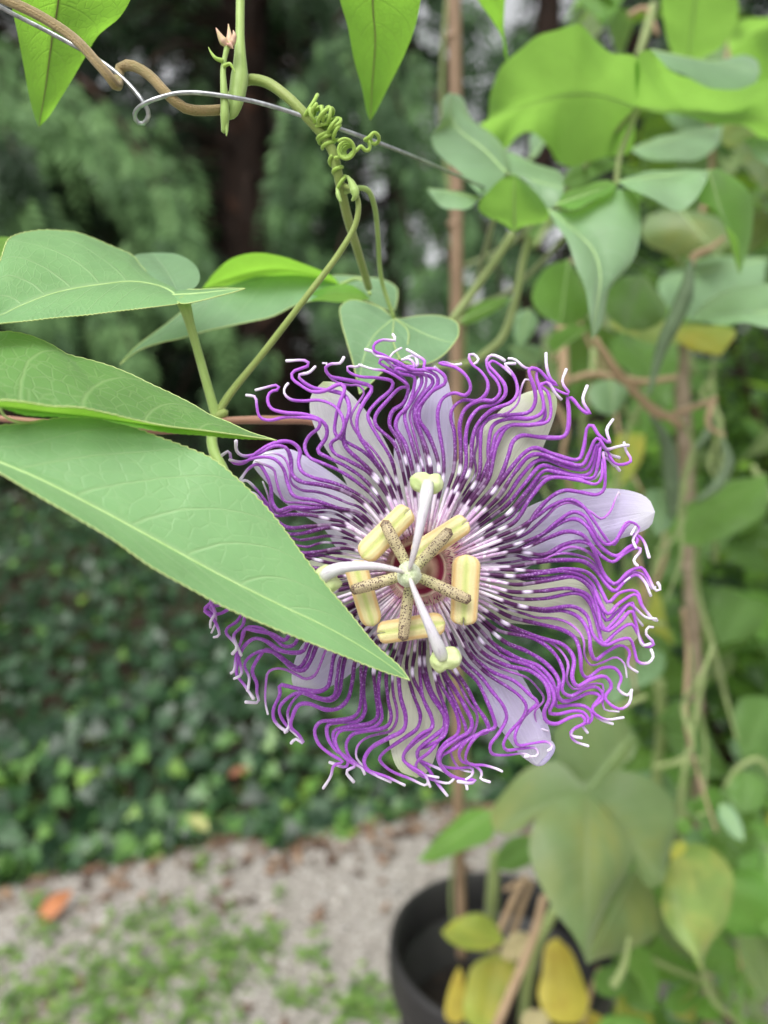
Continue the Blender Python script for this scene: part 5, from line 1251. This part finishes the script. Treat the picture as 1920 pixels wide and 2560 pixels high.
ivyf = [(12, i, (i + 1) % 12) for i in range(12)]
IVT = np.array([(p[0], p[1] - .35, .16 * abs(p[0]) - .12 * p[1] * p[1]) for p in ivy2]); IVF = np.array(ivyf)
g = Geo()
ir = random.Random(11)
def put_ivy(x, y, z, s, c, facing=0.0):
    az = ir.uniform(0, 6.28)
    yv = Vector((math.cos(az), math.sin(az) - .5, ir.uniform(-.9, .1))).normalized()
    zv = Vector((ir.uniform(-.6, .6), ir.uniform(-.9, .3) - facing, 1.0)); zv = (zv - yv * zv.dot(yv)).normalized(); xv = yv.cross(zv)
    g.put(np.array((x, y, z)) + (IVT * s) @ np.array([xv[:], yv[:], zv[:]]), IVF, np.tile([c, 0.0], (13, 1)))
cnt = 0
for _ in range(38000):
    x = ir.uniform(-4.0, 2.6); e = ir.random() ** 1.8 * 3.6
    y = edge_y(x) + e - .03
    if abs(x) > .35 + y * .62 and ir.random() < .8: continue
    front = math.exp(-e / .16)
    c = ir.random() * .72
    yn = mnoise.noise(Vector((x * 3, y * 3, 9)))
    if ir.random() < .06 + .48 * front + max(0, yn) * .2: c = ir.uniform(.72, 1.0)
    s = ir.uniform(.022, .048)
    z = bank_h(x, y) + ir.uniform(-.02, .055) - .02 * front
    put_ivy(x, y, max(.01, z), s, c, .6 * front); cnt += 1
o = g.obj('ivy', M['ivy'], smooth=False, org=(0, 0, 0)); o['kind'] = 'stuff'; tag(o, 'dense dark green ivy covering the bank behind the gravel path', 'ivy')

# leaf litter along the edge of the bed
M['litter'] = rand_mat('leaf_litter', [(0.1, (0.06, 0.035, 0.022)), (0.5, (0.17, 0.10, 0.065)), (0.9, (0.30, 0.20, 0.13))])
g = Geo()
for _ in range(1500):
    x = ir.uniform(-1.3, .8); y = edge_y(x) + ir.gauss(-.01, .045) - (.05 * ir.random() if x > -.2 else 0)
    if ir.random() < .12: y = ir.uniform(.75, edge_y(x))
    s = ir.uniform(.006, .02); az = ir.uniform(0, 6.28)
    yv = Vector((math.cos(az), math.sin(az), ir.uniform(-.2, .3))).normalized(); zv = Vector((ir.uniform(-.3, .3), ir.uniform(-.3, .3), 1)); zv = (zv - yv * zv.dot(yv)).normalized(); xv = yv.cross(zv)
    q = [Vector((x, y, path_h(x, y) + .008)) + (xv * a + yv * bq + zv * .2 * a * a) * s for a, bq in ((0, -1), (.4, -.2), (0, 1), (-.4, -.2))]
    g.put([tuple(p) for p in q], [(0, 1, 2, 3)], [(ir.random(), 0)] * 4)
o = g.obj('leaf_litter', M['litter'], smooth=False, org=(0, 0, 0)); o['kind'] = 'stuff'; tag(o, 'brown leaf litter along the edge of the ivy bed', 'litter')

# fallen leaves that stand out
M['orange'] = leaf_mat('fallen_orange', (0.50, 0.19, 0.08), (0.55, 0.24, 0.10), (0.6, 0.25, 0.05), tr=.2, rough=.6, obj_scale=60)
M['rust'] = leaf_mat('fallen_rust', (0.24, 0.09, 0.04), (0.28, 0.12, 0.06), (0.3, 0.1, 0.03), tr=.2, rough=.6, obj_scale=60)
M['palefall'] = leaf_mat('fallen_pale', (0.42, 0.44, 0.16), (0.50, 0.48, 0.22), (0.5, 0.5, 0.1), tr=.25, rough=.6, obj_scale=60)
def fallen(u, v, label, mat, size, az, z=0.012, lift=.25):
    p = ground(u, v, z)
    yv = Vector((math.cos(az), math.sin(az), lift)).normalized(); zv = Vector((.1, -.5, 1)); zv = (zv - yv * zv.dot(yv)).normalized(); xv = yv.cross(zv)
    n, m = 14, 4; V, U = [], []
    for i in range(n):
        s = i / (n - 1); w = .24 * math.sin(math.pi * s ** .8) ** .8 if 0 < i < n - 1 else .012
        for j in range(-m, m + 1):
            t = j / m
            q = Vector(p) + (xv * t * w + yv * (s - .5) + zv * (.18 * t * t * w * 2 + .10 * math.sin(s * 3))) * size
            V.append(tuple(q)); U.append((.5 + .5 * t, s))
    k = 2 * m + 1
    Fs = [(i * k + j, i * k + j + 1, (i + 1) * k + j + 1, (i + 1) * k + j) for i in range(n - 1) for j in range(k - 1)]
    return tag(add('fallen_leaf', V, Fs, mat, None, U), label, 'leaf')
fallen(140, 2268, 'bright orange fallen leaf lying on the pale gravel', M['orange'], .062, 1.1, z=.02)
def on_bank(u, v):
    z = .12
    for _ in range(6):
        p = ground(u, v, z); z = bank_h(p[0], p[1]) + .07
    return z
fallen(598, 1930, 'small rust brown dead leaf caught on the ivy', M['rust'], .036, .3, z=on_bank(598, 1930))
fallen(495, 2060, 'pale yellow green leaf resting on top of the ivy', M['palefall'], .046, 2.6, z=on_bank(495, 2060))

# conifers
M['bark'] = noise_mat('conifer_bark', [(0.3, (0.016, 0.010, 0.007)), (0.58, (0.034, 0.020, 0.014)), (0.78, (0.11, 0.048, 0.028))], 9, .9, .8, .02)
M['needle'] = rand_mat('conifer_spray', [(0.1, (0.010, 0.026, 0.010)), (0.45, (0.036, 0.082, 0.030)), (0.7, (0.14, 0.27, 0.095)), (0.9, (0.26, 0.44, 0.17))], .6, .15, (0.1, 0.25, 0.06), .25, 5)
M['needle_shade'] = rand_mat('conifer_inner_shade', [(0.1, (0.008, 0.018, 0.009)), (0.5, (0.017, 0.036, 0.017)), (0.9, (0.032, 0.062, 0.028))], .7, 0, None, .2, 5)  # darker copy for inner sprays, canopy shade painted into the colour
cr = random.Random(5)
def _template(seed, seg):
    r = random.Random(seed); V = []
    q = np.zeros(3); d = np.array([0, 1.0, 0])
    for i in range(seg):
        t = i / (seg - 1)
        q = q + d / seg; d = d + np.array([0, 0, -.10]); d /= np.linalg.norm(d)
        bl_ = .27 * (1 - t * .75) * r.uniform(.7, 1.2)
        for sg in (-1, 1):
            a = d * .75 + np.array([sg * .75, 0, -.2 + r.uniform(-.3, .3)]); a /= np.linalg.norm(a)
            w = np.cross(a, (0, 0, 1.0)); w = w / np.linalg.norm(w) * bl_ * .16
            V += [q, q + a * bl_ * .5 + w, q + a * bl_, q + a * bl_ * .5 - w]
    return np.array(V)
TPL = {k: [_template(i + 50, k) for i in range(5)] for k in (7, 9)}
QF = {k: np.arange(k * 8, dtype=np.int64).reshape(-1, 4) for k in (7, 9)}
def spray(g, p, d, L, c, seg=9):
    """flat drooping fern-like spray: a curved axis with side branchlets"""
    d = np.array(d, float); d /= np.linalg.norm(d)
    sd = np.cross(d, (cr.uniform(-.5, .5), -1.0, cr.uniform(-.3, .3))); sd /= np.linalg.norm(sd) + 1e-9
    nz = np.cross(sd, d)
    if nz[2] < 0: nz = -nz; sd = -sd
    T = TPL[seg][cr.randrange(5)]
    g.put(np.asarray(p) + (T * L) @ np.array([sd, d, nz]), QF[seg], np.tile([c + cr.uniform(-.06, .06), 0.0], (len(T), 1)))

def conifer(label, x, y, H, rad, trunk_r, zmin, nbr, seed, inner=0, aim=None, gap=None):
    global cr
    cr = random.Random(seed)
    z0 = bank_h(x, y) - .05
    root = thing('conifer', label, 'tree', (x, y, z0), 'tall conifers behind the ivy bank')
    n = 26
    path = np.array([(x + .05 * math.sin(i * .4 + seed), y + .04 * math.cos(i * .5), z0 + H * i / (n - 1)) for i in range(n)])
    V, Fs, U = tube_geo(path, np.linspace(trunk_r, trunk_r * .15, n), 14)
    V = [np.array(v) + np.array([mnoise.noise(Vector(v) * 9), mnoise.noise(Vector(v) * 9 + Vector((5, 5, 5))), 0]) * .02 for v in V]
    tr = add('trunk', V, Fs, M['bark'], root, U)
    g = Geo(); gi = Geo(); gb = Geo()
    for k in range(nbr):
        z = zmin + (H - zmin) * cr.random() ** 1.3
        a = cr.uniform(0, 2 * math.pi)
        ln = rad * (1 - .8 * (z - zmin) / (H - zmin)) * cr.uniform(.7, 1.1)
        dirh = np.array([math.cos(a), math.sin(a), 0])
        if gap and gap(x, y, dirh, ln, z): continue
        pts = [np.array([x, y, z0 + z]) + dirh * ln * s + np.array([0, 0, .18 * ln * s - .55 * ln * s * s]) for s in np.linspace(0, 1, 7)]
        V, Fs, U = tube_geo(np.array(pts), np.linspace(.012, .004, 7), 5); gb.put(V, Fs, U)
        c0 = cr.uniform(.1, .55)
        for i in range(cr.randint(9, 13)):
            s = cr.uniform(.35, 1.0) ** .8
            j = min(5, int(s * 6)); p = pts[j] + (pts[j + 1] - pts[j]) * (s * 6 - j)
            dd = dirh * cr.uniform(.1, .9) + np.array([cr.uniform(-.6, .6), cr.uniform(-.6, .6), cr.uniform(-1.3, -.3)])
            spray(g, p, dd, cr.uniform(.22, .42), min(.95, max(.05, c0 + cr.uniform(-.15, .15))))
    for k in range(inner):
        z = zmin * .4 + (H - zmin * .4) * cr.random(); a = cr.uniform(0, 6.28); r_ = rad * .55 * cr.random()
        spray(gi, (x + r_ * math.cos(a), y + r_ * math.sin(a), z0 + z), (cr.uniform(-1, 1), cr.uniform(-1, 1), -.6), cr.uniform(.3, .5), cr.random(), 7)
    if gb.n: gb.obj('branches', M['bark'], root)['kind'] = 'stuff'
    if g.n: o = g.obj('crown', M['needle'], root, smooth=False); o['kind'] = 'stuff'
    if gi.n: o = gi.obj('inner_crown', M['needle_shade'], root, smooth=False); o['kind'] = 'stuff'
    return root
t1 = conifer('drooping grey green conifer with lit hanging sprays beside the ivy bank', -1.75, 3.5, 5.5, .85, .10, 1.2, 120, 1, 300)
t2 = conifer('conifer with thick reddish brown bare trunk in deep shade', -.62, 4.0, 6.5, .9, .16, 2.3, 120, 2, 0)
t3 = conifer('slender conifer with drooping sprays behind the tan cane', .10, 3.8, 6.0, .6, .07, 1.3, 40, 3, 0)
conifer('dark open conifer with sky showing between its sprays', .85, 4.6, 6.5, .9, .10, .9, 34, 4, 0)
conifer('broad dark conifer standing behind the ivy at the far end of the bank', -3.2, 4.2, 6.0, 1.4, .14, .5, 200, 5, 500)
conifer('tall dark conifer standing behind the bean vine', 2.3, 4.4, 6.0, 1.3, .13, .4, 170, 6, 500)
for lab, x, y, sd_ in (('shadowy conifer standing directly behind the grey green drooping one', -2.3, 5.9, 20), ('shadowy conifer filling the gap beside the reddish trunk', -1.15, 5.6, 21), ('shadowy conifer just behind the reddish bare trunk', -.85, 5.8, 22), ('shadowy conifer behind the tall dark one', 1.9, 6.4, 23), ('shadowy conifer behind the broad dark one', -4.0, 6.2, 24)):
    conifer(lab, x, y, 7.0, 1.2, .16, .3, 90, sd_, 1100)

# hanging boughs, light painted in their colour, and dead twigs on the bare trunk
def bough(tree, u0, v0, u1, v1, d, wid, n, seed, bright=.75):
    global cr
    cr = random.Random(seed)
    a, e = P(u0, v0, d + .15), P(u1, v1, d)
    g = Geo()
    ax = (e - a)
    for k in range(n):
        s = cr.random() ** .8
        p = a + ax * s + np.array([cr.gauss(0, .5), cr.gauss(0, .4), cr.gauss(0, .25)]) * wid * (.35 + .65 * math.sin(math.pi * min(1, s * .9 + .08)))
        dd = ax / np.linalg.norm(ax) * .8 + np.array([cr.uniform(-.35, .35), cr.uniform(-.4, .2), -.9])
        spray(g, p, dd, cr.uniform(.16, .34), bright + cr.uniform(-.22, .2))
    o = g.obj('bough', M['needle'], tree, smooth=False); o['kind'] = 'stuff'
    V, Fs, U = tube_geo(spline(np.array([np.array(tree.location) + np.array([0, 0, max(.6, a[2] + .1)]), a, e]), 14), np.linspace(.02, .004, 14), 5)
    add('branch', V, Fs, M['bark'], tree, U)
for i, (u0, v0, u1, v1, w, n) in enumerate([(-60,40,90,330,.16,60),(60,120,300,420,.15,60),(240,230,430,560,.13,60),(330,330,470,640,.10,40),(-60,330,60,520,.15,50),(60,480,180,640,.10,30),(-40,560,110,760,.13,45),(330,560,520,800,.11,40),(250,690,330,880,.10,30),(-60,100,20,240,.12,35)]):
    bough(t1, u0, v0, u1, v1, 2.75, w, n, 100 + i, .68)
for i, (u0, v0, u1, v1, w, n) in enumerate([(860,120,740,380,.13,60),(800,280,720,520,.11,50),(930,40,1010,300,.13,50),(960,160,1060,420,.12,45),(840,60,900,200,.12,40),(720,560,830,760,.10,35),(850,620,980,840,.10,35),(1000,480,1060,700,.09,25),(1110,620,1190,860,.09,36),(1210,560,1270,830,.09,30),(1130,300,1160,560,.08,24),(640,820,560,960,.10,30)]):
    bough(t3, u0, v0, u1, v1, 3.0, w, n, 140 + i, .52)
g = Geo(); dr_ = random.Random(77)
for k in range(150):
    z = dr_.uniform(.3, 2.6); a = dr_.uniform(0, 6.28); L_ = dr_.uniform(.2, .8)
    p0 = np.array(t2.location) + np.array([.12 * math.cos(a), .12 * math.sin(a), z])
    p1 = p0 + np.array([math.cos(a), math.sin(a), dr_.uniform(-.2, .3)]) * L_ * .6
    p2 = p1 + np.array([math.cos(a) * .6, math.sin(a) * .6, dr_.uniform(-.9, -.2)]) * L_ * .5
    V, Fs, U = tube_geo(spline(np.array([p0, p1, p2]), 7), np.linspace(.010, .003, 7), 5); g.put(V, Fs, U)
g.obj('dead_twigs', M['bark'], t2)['kind'] = 'stuff'

# leafy shrubs on the right
M['shrub'] = rand_mat('shrub_leaf', [(0.1, (0.035, 0.085, 0.02)), (0.5, (0.07, 0.16, 0.03)), (0.85, (0.14, 0.28, 0.045)), (0.97, (0.26, 0.45, 0.06))], .45, .4, (0.35, 0.6, 0.03), .4)
def shrub(label, x, y, rx, h, n, seed):
    r = random.Random(seed)
    z0 = 0.0 if y < edge_y(x) else bank_h(x, y) - .05
    root = thing('shrub', label, 'shrub', (x, y, z0), 'leafy shrubs behind the bean vine')
    g = Geo(); gb = Geo()
    for k in range(9):
        a = r.uniform(0, 6.28)
        e = np.array([x + rx * .7 * math.cos(a), y + rx * .7 * math.sin(a), z0 + h * r.uniform(.6, .95)])
        V, Fs, U = tube_geo(spline(np.array([(x, y, z0), (x + .2 * rx * math.cos(a), y + .2 * rx * math.sin(a), z0 + h * .4), e]), 10), np.linspace(.012, .003, 10), 5); gb.put(V, Fs, U)
    cl = [(r.uniform(0, 6.28), r.random() ** .5, r.uniform(.12, 1.0)) for _ in range(60)]
    for _ in range(n):
        a, q, zz = r.choice(cl)
        p = Vector((x + rx * q * math.cos(a) + r.gauss(0, .08), y + rx * q * math.sin(a) + r.gauss(0, .08), z0 + h * zz + r.gauss(0, .07)))
        if p.z < z0 + .02: continue
        az = r.uniform(0, 6.28); yv = Vector((math.cos(az), math.sin(az), r.uniform(-.9, .3))).normalized(); zv = Vector((r.uniform(-.5, .5), r.uniform(-.8, .3), 1)); zv = (zv - yv * zv.dot(yv)).normalized(); xv = yv.cross(zv)
        s = r.uniform(.03, .06)
        pts = [p + (xv * u_ + yv * v_ + zv * .2 * abs(u_)) * s for u_, v_ in ((0, 0), (.34, .35), (.22, .75), (0, 1.1), (-.22, .75), (-.34, .35))]
        g.put([tuple(t_) for t_ in pts], [(0, 1, 2, 3), (0, 3, 4, 5)], [(r.random(), 0)] * 6)
    gb.obj('branches', M['bark'], root)['kind'] = 'stuff'
    o = g.obj('crown', M['shrub'], root, smooth=False); o['kind'] = 'stuff'
shrub('tall leafy green shrub growing behind the hanging bean pods', .95, 1.7, .45, 1.35, 2600, 31)
shrub('wide dark green shrub further back beside the conifers', 1.7, 2.5, .7, 1.9, 3600, 32)
shrub('low bright green shrub at the foot of the weathered cane', .62, 1.15, .22, .38, 1100, 33)
